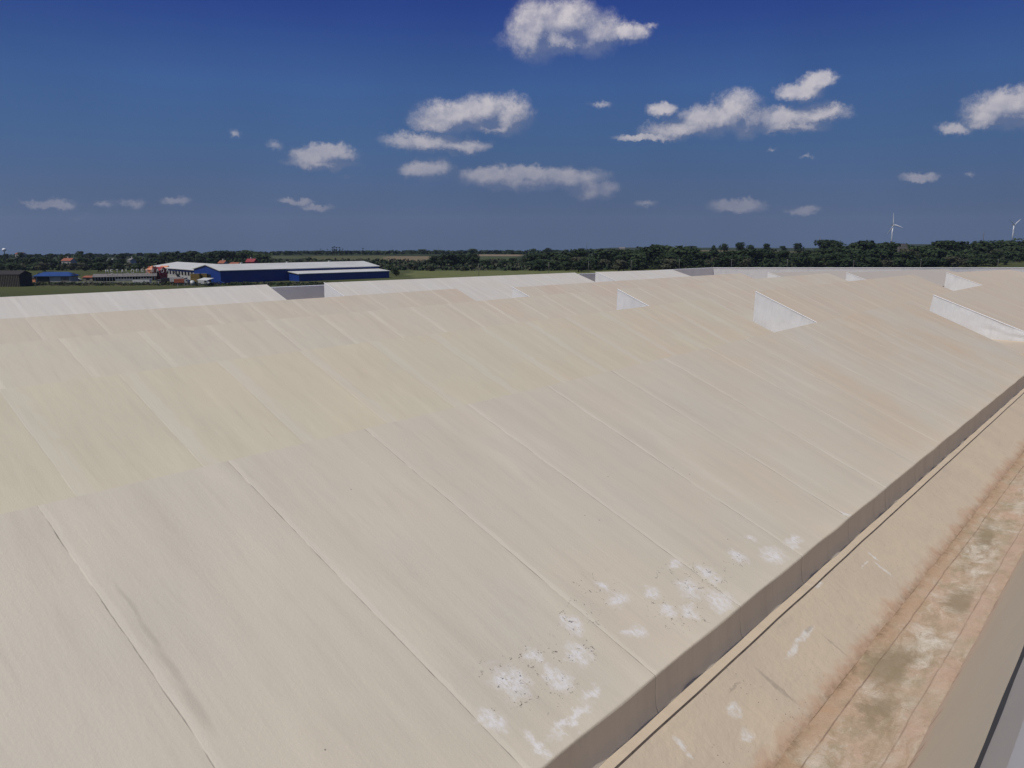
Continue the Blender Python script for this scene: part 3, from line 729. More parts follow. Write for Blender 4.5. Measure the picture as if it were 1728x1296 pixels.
def gable_house(name, label, cat, O, d, L, W, eave, ridge, mw, mr_, group=None, hip=False, along=True, over=.3, wins=None, door=None, chimney=False, thick=.14):
    """O ground corner, d along the ridge, width W to the left of d. wins: (face, n, z0, z1, fill)"""
    d = flat(d); n = Vector((-d.y, d.x, 0)); O = Vector(O)
    e = emp(name, O, label, cat, group)
    c = lambda a, b, z: O + d * a + n * b + Z * z
    m = MB(); z = -1.5
    m.poly([c(0, 0, z), c(L, 0, z), c(L, 0, eave), c(0, 0, eave)]); m.poly([c(L, W, z), c(0, W, z), c(0, W, eave), c(L, W, eave)])
    m.poly([c(0, W, z), c(0, 0, z), c(0, 0, eave), c(0, W / 2, ridge), c(0, W, eave)])
    m.poly([c(L, 0, z), c(L, W, z), c(L, W, eave), c(L, W / 2, ridge), c(L, 0, eave)])
    wall = m.build('wall', mw, e)
    m = MB(); o = over; s_ = (ridge - eave) / (W / 2); zo = eave - s_ * o; h0 = W * .3 if hip else -o
    for zz, rev in ((thick, 0), (.01, 1)):
        A, B, C_, D_ = c(-o, -o, zo + zz), c(L + o, -o, zo + zz), c(L - h0, W / 2, ridge + zz), c(h0, W / 2, ridge + zz)
        E_, F_ = c(L + o, W + o, zo + zz), c(-o, W + o, zo + zz)
        fs = [[A, B, C_, D_], [D_, C_, E_, F_]] + ([[F_, A, D_], [B, E_, C_]] if hip else [])
        for q in fs: m.poly(q[::-1] if rev else q)
    for (a, b) in (((-o, -o), (L + o, -o)), ((L + o, W + o), (-o, W + o))):
        m.poly([c(*a, zo + .01), c(*b, zo + .01), c(*b, zo + thick), c(*a, zo + thick)])
    if not hip:
        for a in (-o, L + o):
            for (b0, b1) in ((-o, W / 2), (W / 2, W + o)):
                q0 = zo if b0 == -o else ridge; q1 = ridge if b0 == -o else zo
                m.poly([c(a, b0, q0 + .01), c(a, b1, q1 + .01), c(a, b1, q1 + thick), c(a, b0, q0 + thick)])
    rf = m.build('roof', mr_, e)
    if chimney:
        m = MB(); m.box(c(L * .3, W * .55, 0), d, n, Z, (0, 0, ridge - 1), (.9, .9, ridge + 1.3)); m.build('chimney', M_wht, rf)
    for (face, k, z0, z1, fill) in (wins or []):
        FL = L if face in 'fb' else W
        for i in range(k):
            a0 = FL * (i + .5) / k - FL / k * fill / 2; a1 = a0 + FL / k * fill
            m = MB(); mf = MB(); g = .06
            if face == 'f': bx = lambda q, p0, p1, dz: q.box(O, d, n, Z, (p0, -g - dz, z0 - (p0 != a0) * 0), (p1, 0, z1))
            if face == 'f': m.box(O, d, n, Z, (a0, -.10, z0), (a1, 0, z1))
            elif face == 'b': m.box(O, d, n, Z, (a0, W, z0), (a1, W + .10, z1))
            elif face == 'l': m.box(O, d, n, Z, (-.10, a0, z0), (0, a1, z1))
            else: m.box(O, d, n, Z, (L, a0, z0), (L + .10, a1, z1))
            m.build('window' if z0 > .6 else 'door', M_win, e)
    return e, c, d, n


# blue warehouse: long hall, the wing with the windowed front, the lean-to
G0, G1 = ground(373, 478), ground(640, 467.5)
dH = flat(G1 - G0); LH = (G1 - G0).length
ware, wc, wd, wn = gable_house('warehouse', 'long blue warehouse with pale low roof and a lower annex along its shaded side', 'warehouse', G0, dH, LH, 34, 6.1, 8.6, M_blue, M_pale, over=.6, thick=.35)
for i in range(3):
    m = MB(); m.box(wc(LH * (.2 + .28 * i), 17, 0), wd, wn, Z, (-.5, -.5, 8.2), (.5, .5, 9.5)); m.build('vent', M_pale, ware)
t0, t1 = 45, LH - 1
r0 = ground(505, 475); off = (r0 - G0); t0 = off.dot(wd); wid = max(5, -off.dot(wn))
an = MB()
an.box(G0, wd, wn, Z, (t0, -wid, -1), (t1, -.05, 3.7)); an = an.build('annex', M_blue, ware)
m = MB(); c4 = [G0 + wd * a + wn * b + Z * z for a, b, z in ((t0 - .5, -wid - .6, 3.75), (t1 + .5, -wid - .6, 3.75), (t1 + .5, 0, 4.7), (t0 - .5, 0, 4.7))]
m.poly(c4); m.poly([q + Z * .3 for q in c4]); m.poly([c4[0], c4[1], c4[1] + Z * .3, c4[0] + Z * .3]); m.poly([c4[3], c4[0], c4[0] + Z * .3, c4[3] + Z * .3])
m.poly([c4[1], c4[2], c4[2] + Z * .3, c4[1] + Z * .3]); m.build('roof', M_pale, an)
# wing continuing the gable front to the left
WO = G0 + wn * 34.1 + wd * 1.5
WL = 72
m = MB(); q = lambda a, b, z: WO + wn * a + wd * b + Z * z
m.box(WO, wn, wd, Z, (0, 0, -1), (WL, 32, 5.3)); wing = m.build('wing', M_wht, ware); wing['label'] = 'white windowed wing with a blue band under its eave'
m = MB(); m.box(WO, wn, wd, Z, (0, -.15, 4.3), (WL, .02, 5.32)); m.build('fascia_band', M_blue, wing)
for i in range(16):
    a0 = 1.2 + i * WL / 16
    m = MB(); m.box(WO, wn, wd, Z, (a0, -.12, 2.3), (a0 + WL / 16 * .52, .02, 4.3)); m.build('window', M_win, wing)
m = MB(); A, B, C_, D_ = q(-.1, -.7, 5.3), q(WL + .6, -.7, 5.3), q(WL - 1, 16, 7.9), q(-12, 16, 7.9); E_, F_ = q(WL + .6, 33, 5.3), q(-.1, 33, 5.3)
m.poly([A, B, C_, D_]); m.poly([D_, C_, E_, F_]); m.poly([B, E_, C_]); m.poly([A + Z * .25, B + Z * .25, C_ + Z * .25, D_ + Z * .25]); m.poly([A, B, B + Z * .25, A + Z * .25]); m.poly([D_ + Z * .25, C_ + Z * .25, E_ + Z * .25, F_ + Z * .25])
m.build('roof', M_pale, wing)
m = MB()
dg = [(0, 6.6), (3, 6.5)]
m.build('doorway', M_win, ware) if False else None
m = MB(); m.box(G0, wn, wd, Z, (12, -.1, 0), (17, .02, 4)); m.build('door', M_win, ware)


def simple_house(x, y, wpx, hpx, label, mw, mr_, h=0, turn=-.15, group=None, hip=False, name='house', cat='house', wins=2, chimney=False, D=None, ridge=1.5, depth=7):
    p = ground(x, y) if D is None else at_depth(x, y, D)
    if D is not None: p.z = hgt(p.x, p.y)
    k = p.y / F; L = wpx * k
    if D is not None: hh = at_depth(x, y - hpx, D).z - p.z
    else: hh = hpx * k
    ev = hh / (1 + ridge * .25)
    d = Vector((math.cos(turn), math.sin(turn), 0))
    return gable_house(name, label, cat, p, d, L, depth, ev, hh, mw, mr_, group=group, hip=hip, chimney=chimney,
                       wins=[('f', wins, ev * .35, ev * .75, .35)] if wins else None)[0]


# small blue-roofed garage with open bay
p = ground(60, 476); k = p.y / F
d = Vector((math.cos(.10), math.sin(.10), 0))
gh, gc, gd, gn = gable_house('garage', 'small white garage under a blue pitched roof beside a green field', 'garage', p, d, 56 * k, 9, 3.1, 4.7, M_wht, M_blueroof, over=.8, thick=.3, hip=True)
m = MB(); m.box(p, gd, gn, Z, (1.0, -.12, .1), (7.0, .02, 2.7)); m.build('door', M_win, gh)  # flat dark panel, paints the shade inside the open bay
m = MB(); m.box(p, gd, gn, Z, (12.5, -.12, 0), (16.5, .02, 2.6)); m.build('panel', M_gry, gh)
simple_house(51, 476, 10, 9, 'tiny salmon coloured hut beside the blue-roofed garage', M_org, M_brn, depth=3, wins=0, name='hut', cat='hut')
# dark netted shed
p = ground(-40, 484); k = p.y / F
ds, *_ = gable_house('barn', 'dark brown slatted barn cut by the left edge behind the field', 'barn', p, Vector((1, .02, 0)), 73 * k, 10, 5.6, 7.2, M_brn, M_brn, over=.2)
m = MB()
for i in range(26): m.box(p, Vector((1, .02, 0)).normalized(), Vector((-.02, 1, 0)), Z, (.3 + i * 73 * k / 26, -.12, 0), (.5 + i * 73 * k / 26, .02, 5.4))
m.build('slats', M_timber, ds)
simple_house(140, 474, 18, 8, 'low grey outbuilding with a dark red roof next to the long shed', M_gry, M_ctr, depth=6, wins=1, name='outbuilding', cat='outbuilding')
simple_house(33, 474, 14, 9, 'pale small outbuilding beside the dark barn', M_gry, M_gry, depth=5, wins=1, name='outbuilding', cat='outbuilding')

# long low shed with the row of white posts and the letters on its roof
p = ground(160, 475); p2 = ground(262, 473); d = flat(p2 - p); L = (p2 - p).length; n = Vector((-d.y, d.x, 0))
sh = emp('open_shed', p, 'long low open-fronted shed with white posts and grey roof below standing letters', 'shed')
m = MB(); a_ = [p + Z * 2.1 - n * .6 - d, p + d * (L + 1) + Z * 2.1 - n * .6, p + d * (L + 1) + n * 9 + Z * 3.3, p + n * 9 + Z * 3.3 - d]
m.poly(a_); m.poly([q + Z * .25 for q in a_]); m.poly([a_[0], a_[1], a_[1] + Z * .25, a_[0] + Z * .25]); m.build('roof', M_gry, sh)
m = MB(); m.box(p, d, n, Z, (0, 8.6, -.5), (L, 9, 3.2)); m.build('back_wall', M_brn, sh)
for i in range(22):
    m = MB(); a0 = i * (L - .4) / 21; m.box(p, d, n, Z, (a0, -.2, -.3), (a0 + .42, .25, 2.1)); m.build('post', M_wht, sh)
for i, (a, b) in enumerate(((.02, .16), (.34, .62), (.74, .95))):
    m = MB(); m.box(p, d, n, Z, (L * a, -.8, -.3), (L * b, -.45, 1.1)); m.build('low_wall', (M_blk, M_wht, M_wht)[i], sh)

GLY = {'M': [(0, 0, 0, 1), (0, 1, .5, .45), (.5, .45, 1, 1), (1, 1, 1, 0)], 'E': [(0, 0, 0, 1), (0, 1, 1, 1), (0, .5, .8, .5), (0, 0, 1, 0)], 'T': [(.5, 0, .5, 1), (0, 1, 1, 1)],
       'A': [(0, 0, .5, 1), (.5, 1, 1, 0), (.25, .4, .75, .4)], 'L': [(0, 1, 0, 0), (0, 0, 1, 0)], 'O': [(0, .2, 0, .8), (0, .8, .3, 1), (.3, 1, .7, 1), (.7, 1, 1, .8), (1, .8, 1, .2), (1, .2, .7, 0), (.7, 0, .3, 0), (.3, 0, 0, .2)],
       'P': [(0, 0, 0, 1), (0, 1, .9, 1), (.9, 1, .9, .5), (.9, .5, 0, .5)], 'R': [(0, 0, 0, 1), (0, 1, .9, 1), (.9, 1, .9, .5), (.9, .5, 0, .5), (.4, .5, 1, 0)],
       'D': [(0, 0, 0, 1), (0, 1, .6, 1), (.6, 1, 1, .7), (1, .7, 1, .3), (1, .3, .6, 0), (.6, 0, 0, 0)]}
word = 'METALOPRERADA'
kL = (p.y + 4) / F
sp_ = 7.75 * kL
s0 = at_depth(178.5, 461.5, p.y + 5)
sg = emp('roof_sign', s0, 'row of free-standing white letters on thin posts above the long grey shed', 'sign')
for i, ch in enumerate(word):
    if i in (9,): pass
    o_ = s0 + d * (sp_ * i)
    wL, hL = sp_ * .50, 6.2 * kL
    m = MB()
    for (x0, y0, x1, y1) in GLY[ch]:
        a_, b_ = o_ + d * (x0 * wL) + Z * (y0 * hL), o_ + d * (x1 * wL) + Z * (y1 * hL)
        m.tube([a_, b_], .14, 5)
    lt = m.build('letter', M_lett, sg)
    m = MB(); m.tube([o_ + d * wL * .5 - Z * .1, o_ + d * wL * .5 - Z * 2.2], .07, 5); m.build('post', M_blk, lt)

simple_house(247, 468, 11, 19, 'bright orange house between the white letters and the crimson house', M_org, M_org, depth=7, wins=2, D=428, hip=True)
simple_house(258, 467, 13, 16, 'crimson house with dark red roof joined to the orange house', M_red, M_red, depth=7, wins=2, D=432)
simple_house(268, 467, 12, 18, 'tall dusky pink house right of the crimson house', M_ctr, M_org, depth=7, wins=2, D=452)

# houses on the slope among the trees
HS = [(104, 447, 17, 11, 'cream house with orange tiled roof alone among the far trees', M_wht, M_ctr, 620), (26, 434, 13, 8, 'house with a long pinkish roof on the tree line at the far left', M_wht, M_ctr, 980),
      (180, 445, 8, 8, 'small pale house in the trees above the long shed', M_gry, M_wht, 640), (215, 445, 6, 9, 'narrow white house above the standing letters', M_wht, M_gry, 650), (146, 434, 8, 3, 'low whitish house on the tree line behind the garage', M_wht, M_gry, 900),
      (368, 449, 10, 9, 'white gabled house showing above the warehouse ridge', M_wht, M_ctr, 560), (386, 449, 16, 6, 'brownish roofed house right of the white gabled house', M_ctr, M_ctr, 575),
      (415, 450, 14, 13, 'red house standing behind the middle of the warehouse roof', M_red, M_red, 570), (360, 437, 7, 4, 'small reddish house among trees above the warehouse', M_ctr, M_ctr, 760),
      (1045, 422, 9, 5, 'small whitish farmhouse on the far ridge', M_wht, M_gry, 1500), (70, 446, 9, 4, 'small grey house half hidden in trees behind the garage', M_gry, M_gry, 640)]
for (x, y, wp_, hp_, lab, a_, b_, D_) in HS: simple_house(x, y, wp_, hp_, lab, a_, b_, D=D_, turn=random.uniform(-.3, .1), depth=7, wins=2, chimney=hp_ > 8)

# pale ruin on the right hill
p = at_depth(1516, 421, 560); p.z = at_depth(1516, 424, 560).z
ru = emp('ruined_tower', p, 'pale ruined arch of stone in the trees below the wind turbine', 'ruin')
for a0 in (0, 5.4): m = MB(); m.box(p, X, Y, Z, (a0, 0, -6), (a0 + 1.1, 1.4, 3.2)); m.build('pillar', M_gry, ru)
m = MB(); m.box(p, X, Y, Z, (1.1, .1, 1.8), (5.4, 1.3, 3.4)); m.box(p, X, Y, Z, (2.2, .2, 3.4), (6.2, 1.2, 5.0)); m.build('lintel', M_gry, ru)


# ------------------------------------------------------------------ yard clutter: vehicles, crane, containers, tank
def vehicle(x, y, L, H, label, body, cat, name, cab=None, turn=0.0, kind='van', D=None):
    p = ground(x, y); d = Vector((math.cos(turn), math.sin(turn), 0)); n = Vector((-d.y, d.x, 0))
    e = emp(name, p, label, cat); r = .48
    def prof(m, pts, y0, y1):
        A = [p + d * a + n * y0 + Z * z for a, z in pts]; B = [p + d * a + n * y1 + Z * z for a, z in pts]
        m.poly(A); m.poly(B[::-1])
        for i in range(len(A)): m.poly([A[i], A[(i + 1) % len(A)], B[(i + 1) % len(A)], B[i]])
    m = MB()
    if kind == 'van':
        prof(m, [(0, .45), (L, .45), (L, 1.1), (L * .86, 1.25), (L * .74, H), (.1, H), (0, H * .8)], 0, 1.9); m.build('body', body, e)
        m = MB(); prof(m, [(L * .62, 1.2), (L * .83, 1.2), (L * .73, H - .15), (L * .62, H - .15)], -.02, 1.92); m.build('window', M_glass, e)
    elif kind == 'car':
        prof(m, [(0, .35), (L, .35), (L, .8), (L * .75, .95), (L * .62, H), (L * .25, H), (L * .08, .95), (0, .85)], 0, 1.75); m.build('body', body, e)
        m = MB(); prof(m, [(L * .18, .97), (L * .70, .97), (L * .60, H - .08), (L * .28, H - .08)], -.02, 1.77); m.build('window', M_glass, e)
    else:
        prof(m, [(0, .8), (L, .8), (L, 1.1), (0, 1.1)], .2, 2.1); m.build('chassis', M_blk, e)
        m = MB(); prof(m, [(L * .78, 1.1), (L, 1.1), (L, 2.1), (L * .96, H * .92), (L * .78, H * .92)], 0, 2.3); cb = m.build('cab', cab or body, e)
        m = MB(); prof(m, [(L * .88, 1.9), (L + .02, 1.9), (L * .965, H * .85), (L * .88, H * .85)], -.02, 2.32); m.build('windscreen', M_glass, cb)
        m = MB(); prof(m, [(0, 1.15), (L * .75, 1.15), (L * .75, H), (0, H)], 0, 2.3); m.build('load_bed', body, e)
    for a in ((.18, .8) if kind != 'truck' else (.12, .26, .86)):
        for b_ in (.12, 1.75):
            m = MB(); c = p + d * (L * a) + n * b_ + Z * r; m.tube([c - n * .14, c + n * .14], r, 12); wq = m.build('wheel', M_tyre, e)
            m = MB(); m.tube([c - n * .15, c + n * .15], r * .45, 8); m.build('rim', M_gry, wq)
    return e


vehicle(287, 479.5, 8, 3.4, 'white truck parked at the foot of the black crane boom', M_wht, 'truck', 'truck', kind='truck')
vehicle(294, 481, 6.5, 2.9, 'rust red loader in front of the white truck', M_rust, 'loader', 'loader', cab=M_wht, kind='truck')
vehicle(334, 480.5, 5.4, 2.4, 'white van beside the round white tank', M_lett, 'van', 'van')
vehicle(272, 478, 6.5, 2.6, 'dark flatbed truck left of the white truck', M_blk, 'truck', 'truck', cab=M_gry, kind='truck')
vehicle(307, 480, 5.0, 2.0, 'black van behind a white rail in the yard', M_blk, 'van', 'van')
vehicle(262, 477, 4.2, 1.5, 'grey car beside the long shed', M_gry, 'car', 'car', kind='car')
vehicle(122, 474, 4.4, 1.5, 'white car parked right of the blue-roofed garage', M_lett, 'car', 'car', kind='car')
vehicle(363, 480, 4.3, 1.5, 'dark blue car under the grey canopy by the warehouse', M_blue, 'car', 'car', kind='car')
p = ground(303, 479)
cr = emp('crane', p, 'black truck crane with boom raised to the left in front of the windowed wing', 'crane')
m = MB(); m.box(p, X, Y, Z, (-1.2, 0, .4), (1.8, 2.2, 2.2)); m.build('body', M_blk, cr)
b0, b1 = p + Vector((.5, 1, 2.2)), at_depth(293.5, 457, p.y + 1)
m = MB(); m.tube([b0, b0.lerp(b1, .55), b1], [.75, .6, .35], 6); m.build('boom', M_blk, cr)
m = MB(); m.tube([b1, b1 - Z * 2.4], .05, 4); m.build('hook_cable', M_blk, cr)
def container(x, y, L, H, label, mm, name='container', rot=0.0, D=None, zz=0.0):
    p = ground(x, y) if D is None else at_depth(x, y, D); p = Vector((p.x, p.y, zz)); d = Vector((math.cos(rot), math.sin(rot), 0)); n = Vector((-d.y, d.x, 0))
    e = emp(name, p, label, 'container')
    m = MB(); m.box(p, d, n, Z, (0, 0, .1), (L, 2.4, H)); b_ = m.build('body', mm, e)
    m = MB()
    for i in range(int(L / .6)): m.box(p, d, n, Z, (.2 + i * .6, -.07, .25), (.42 + i * .6, -.003, H - .15))
    m.build('ribs', mm, b_)
    m = MB(); m.box(p, d, n, Z, (-.05, -.05, H), (L + .05, 2.45, H + .1)); m.build('lid', M_gry, e)
    return e
container(322, 476.5, 4.6, 4.3, 'tall ochre bin with dark frame left of the yellow crates', M_yel, D=None)
container(337, 476, 3.9, 4.2, 'yellow crates stacked against the warehouse gable', M_yel)
container(224, 478, 8.5, 1.8, 'low white container at the edge of the field by the shed', M_lett)
p = ground(325, 481.5); tk = emp('tank', p, 'round white upright tank left of the white van', 'tank')
m = MB(); m.tube([p + Z * .3, p + Z * 2.0], .95, 14); m.sphere(p + Z * 2.0, .95, 14, 6, .4); m.build('body', M_lett, tk)
m = MB(); m.tube([p, p + Z * .3], .7, 10); m.build('foot', M_gry, tk)
p = ground(350, 483); p2 = ground(374, 480); d = flat(p2 - p)
cn = emp('canopy', p, 'grey open canopy with sloping sheet roof at the warehouse corner', 'canopy'); n = Vector((-d.y, d.x, 0)); L = 7.0
m = MB(); a_ = [p + Z * 2.6, p + d * L + Z * 3.3, p + d * L + n * 5 + Z * 3.5, p + n * 5 + Z * 2.8]; m.poly(a_); m.poly([q_ + Z * .18 for q_ in a_])
for i in range(4): m.poly([a_[i], a_[(i + 1) % 4], a_[(i + 1) % 4] + Z * .18, a_[i] + Z * .18])
m.build('roof', M_pale, cn)
for (a0, b_) in ((.3, .2), (6.6, .2), (.3, 4.7), (6.6, 4.7)):
    m = MB(); m.tube([p + d * a0 + n * b_, p + d * a0 + n * b_ + Z * 2.75], .1, 6); m.build('post', M_gry, cn)

# fences and poles
def fence(x0, y0, x1, y1, label, h=1.4, step=3.0, mm=M_timber, rails=2):
    a, b = ground(x0, y0), ground(x1, y1); d = flat(b - a); L = (b - a).length
    e = emp('fence', a, label, 'fence'); k = int(L / step)
    for i in range(min(k + 1, 60)):
        q = a + d * (L * i / k); m = MB(); m.box(q, d, Vector((-d.y, d.x, 0)), Z, (-.08, -.08, -.3), (.08, .08, h)); m.build('post', mm, e)
    for r_ in range(rails):
        m = MB(); z = h * (.45 + .45 * r_); m.box(a, d, Vector((-d.y, d.x, 0)), Z, (0, -.04, z), (L, .04, z + .1)); m.build('rail', mm, e)
fence(112, 479, 268, 480, 'thin pale rail fence along the field in front of the long shed', mm=M_wht)
fence(300, 484, 370, 481, 'short pale fence at the field edge before the yard', mm=M_wht)
fence(60, 485, 150, 483, 'grey timber posts in the weeds before the garage', h=2.0, rails=1)

POLES = [(926, 443, 457.5), (993, 442, 456), (1065, 440, 455), (1146, 438, 454), (1234, 438, 454), (1328, 438, 454), (1440, 440, 454), (1553, 438, 454), (1683, 438, 454), (808, 446, 458)]
for i, (x, y0, y1) in enumerate(POLES):
    b_ = ground(x, y1 + 4, 0); D_ = min(b_.y, 470); b_ = at_depth(x, y1, D_); b_.z = 0; tz = at_depth(x, y0, D_).z
    e = emp('perimeter_pole', b_, 'thin pale pole at the field edge, %s in the row from the left' % ['second', 'third', 'fourth', 'fifth', 'sixth', 'seventh', 'eighth', 'ninth', 'last', 'first'][i], 'pole', 'perimeter poles along the field')
    m = MB(); m.tube([b_, Vector((b_.x, b_.y, tz))], [.13, .09], 6); m.build('shaft', M_gry, e)
    m = MB(); m.box(Vector((b_.x, b_.y, tz)), X, Y, Z, (-.35, -.12, 0), (.35, .12, .16)); m.build('lamp_head', M_wht, e)
for (x, y0, y1, D_, lab) in ((1382, 399, 418, 900, 'thin dark mast beside the small wood on the hill'), (1658, 391, 410, 900, 'thin mast on the hill left of the second turbine'), (990, 408, 421, 1400, 'faint thin mast on the far skyline near the middle'),
                             (740, 417, 426, 1300, 'short thin mast on the skyline above the tan field'), (1157, 409, 420, 1400, 'faint mast right of the tall tree clump')):
    b_ = at_depth(x, y1 + 4, D_); tz = at_depth(x, y0, D_).z
    e = emp('mast', b_, lab, 'mast', 'masts on the skyline')
    m = MB(); m.tube([b_, Vector((b_.x, b_.y, tz))], [.45, .25], 5); m.build('shaft', M_gry, e)
    m = MB(); m.box(Vector((b_.x, b_.y, tz - 3)), X, Y, Z, (-1.2, -.2, 0), (1.2, .2, .3)); m.build('crossarm', M_gry, e)
# water tower
b_ = at_depth(8, 430, 1300); tz = at_depth(8, 421.5, 1300).z
e = emp('water_tower', b_, 'white round water tower above the trees at the far left', 'water tower')
m = MB(); m.tube([b_ - Z * 3, Vector((b_.x, b_.y, tz))], [.6, .5], 8); m.build('shaft', M_blk, e)
m = MB(); m.sphere((b_.x, b_.y, tz), 3.2, 14, 8, .85); m.build('bowl', M_steelw, e)


def turbine(x, yhub, ybase, D, blade, angles, yaw_, label):
    b_ = at_depth(x, ybase, D); hz_ = at_depth(x, yhub, D).z
    e = emp('wind_turbine', b_, label, 'wind turbine', 'wind turbines on the hill')
    m = MB(); m.tube([b_ - Z * 10, b_.lerp(Vector((b_.x, b_.y, hz_)), .5), Vector((b_.x, b_.y, hz_))], [2.6, 2.1, 1.5], 12); m.build('tower', M_steelw, e)
    f = Vector((math.sin(yaw_), -math.cos(yaw_), 0)); sd_ = Vector((math.cos(yaw_), math.sin(yaw_), 0)); H = Vector((b_.x, b_.y, hz_))
    m = MB(); m.box(H, f, sd_, Z, (-6, -1.7, -.5), (2.5, 1.7, 2.7)); m.build('nacelle', M_gry, e)
    hc = H + f * 4 + Z * 1.2
    m = MB(); m.tube([hc - f * 1.6, hc, hc + f * 1.6], [1.9, 1.7, .6], 10); m.build('hub', M_steelw, e)
    for a in angles:
        dr = sd_ * math.sin(R(a)) + Z * math.cos(R(a)); pr_ = sd_ * math.cos(R(a)) - Z * math.sin(R(a))
        rows = []
        for i in range(9):
            t_ = i / 8; ch = (2.2 + 3.2 * math.sin(min(1, t_ * 3.2) * math.pi / 2)) * (1 - t_) ** .75 + .5
            c_ = hc + dr * (1.2 + blade * t_)
            rows.append([c_ + pr_ * ch * .3, c_ + f * ch * .12, c_ - pr_ * ch * .7, c_ - f * ch * .10, c_ + pr_ * ch * .3])
        m = MB(); m.grid(rows); m.build('blade', M_steelw, e)
turbine(1504, 380.5, 412, 2500, 38, (-9, 102, 222), .35, 'white wind turbine with all three blades clear above the hill')
turbine(1708, 380, 406, 3000, 42, (58, -62, 178), .5, 'wind turbine at the right edge with two blades raised in a Y')


# ------------------------------------------------------------------ trees
def leaf_mat(name, a, b_):
    m = bpy.data.materials.new(name); m.use_nodes = True; t = NT(m.node_tree); t.n.clear()
    co = t.node('ShaderNodeTexCoord').outputs['Object']
    oi = t.node('ShaderNodeObjectInfo').outputs['Random']
    c = t.mix(t.mr(t.noise(co, .35, 4, .6), .35, .65), a, b_)
    c = t.mix(t.mr(oi, 0, 1, 0, .5), c, tuple(x * f for x, f in zip(a, (1.35, 1.15, 1.1))))
    b = t.node('ShaderNodeBsdfPrincipled', {'Base Color': c, 'Roughness': .8}); b.inputs['Specular IOR Level'].default_value = .15
    t.node('ShaderNodeOutputMaterial', {0: b.outputs[0]})
    return m


L_dark = leaf_mat('dark_leaves', (.016, .030, .012), (.030, .045, .018))
L_mid = leaf_mat('green_leaves', (.026, .046, .020), (.044, .060, .026))
L_olive = leaf_mat('olive_leaves', (.050, .056, .034), (.070, .070, .042))
L_pop = leaf_mat('poplar_leaves', (.014, .026, .014), (.024, .036, .020))
M_bark = mat('bark', (.06, .045, .032), .9, .2, 2.)


def crown_bm(seed, h, wr, lumps, leaves, size, low=.25, flat_=1.0):
    rnd = random.Random(seed); m = MB(); cs = []
    for i in range(lumps):
        zz = low + (1 - low) * rnd.uniform(.12, .86); r = wr * (1 - abs((zz - low) / (1 - low) - .45) * 1.15) * rnd.uniform(.3, .95)
        a = rnd.uniform(0, 6.283); cs.append((Vector((math.cos(a) * r, math.sin(a) * r, zz * h)), wr * rnd.uniform(.34, .58)))
    cs.append((Vector((0, 0, h * .8)), wr * .45))
    for i in range(leaves):
        c, r = cs[i % len(cs)]
        d = Vector((rnd.gauss(0, 1), rnd.gauss(0, 1), rnd.gauss(0, 1) * .85)).normalized()
        p = c + d * r * rnd.uniform(.62, 1.08) ; p.z = c.z + (p.z - c.z) * flat_
        if p.z < low * h * .6: p.z = low * h * rnd.uniform(.6, 1.1)
        if p.z > h: p.z = h * rnd.uniform(.93, 1)
        nrm = (d + Vector((rnd.uniform(-.6, .6), rnd.uniform(-.6, .6), rnd.uniform(-.2, .9)))).normalized(); a = nrm.orthogonal().normalized(); b_ = nrm.cross(a)
        t_ = rnd.uniform(0, 6.28); s_ = size * rnd.uniform(.6, 1.35); a2 = (a * math.cos(t_) + b_ * math.sin(t_)) * s_; b2 = (b_ * math.cos(t_) - a * math.sin(t_)) * s_ * .8
        m.poly([p - a2, p + b2 * .9, p + a2 * 1.1, p - b2])
    return m, cs


def tree_proto(seed, h, wr, kind):
    """unit tree: mesh data of crown and trunk"""
    if kind == 'poplar': m, cs = crown_bm(seed, h, wr, 9, 420, .5, .08)
    elif kind == 'bush': m, cs = crown_bm(seed, h, wr, 8, 380, .55, .05)
    else: m, cs = crown_bm(seed, h, wr, 11, 700, .62, .16)
    me = bpy.data.meshes.new('crown'); m.bm.to_mesh(me); m.bm.free()
    t_ = MB(); t_.tube([(0, 0, -1.5), (.1, 0, h * .3), (0, .1, h * .62)], [h * .034, h * .026, h * .012], 7)
    for c, r in cs[:5]: t_.tube([(0, 0, h * .3), (c * .6 + Vector((0, 0, h * .12))), c], [h * .014, h * .009, h * .004], 5)
    mt = bpy.data.meshes.new('trunk'); t_.bm.to_mesh(mt); t_.bm.free(); mt.materials.append(M_bark)
    return me, mt


PROTO = {'round': [tree_proto(i, 10, 5.2, 'round') for i in range(6)], 'poplar': [tree_proto(20 + i, 16, 2.0, 'poplar') for i in range(2)], 'bush': [tree_proto(40 + i, 5, 3.6, 'bush') for i in range(4)]}
MATS = {'dark': L_dark, 'mid': L_mid, 'olive': L_olive, 'pop': L_pop}
CR = {}
for kd, lst in PROTO.items():
    for i, (me, mt) in enumerate(lst):
        for mn, mm in MATS.items():
            q = me.copy(); q.materials.append(mm); CR[kd, i, mn] = q
HK = {'round': 10, 'poplar': 16, 'bush': 5}
NT_ = {'round': 'tree', 'poplar': 'poplar_tree', 'bush': 'shrub'}
ntree = 0


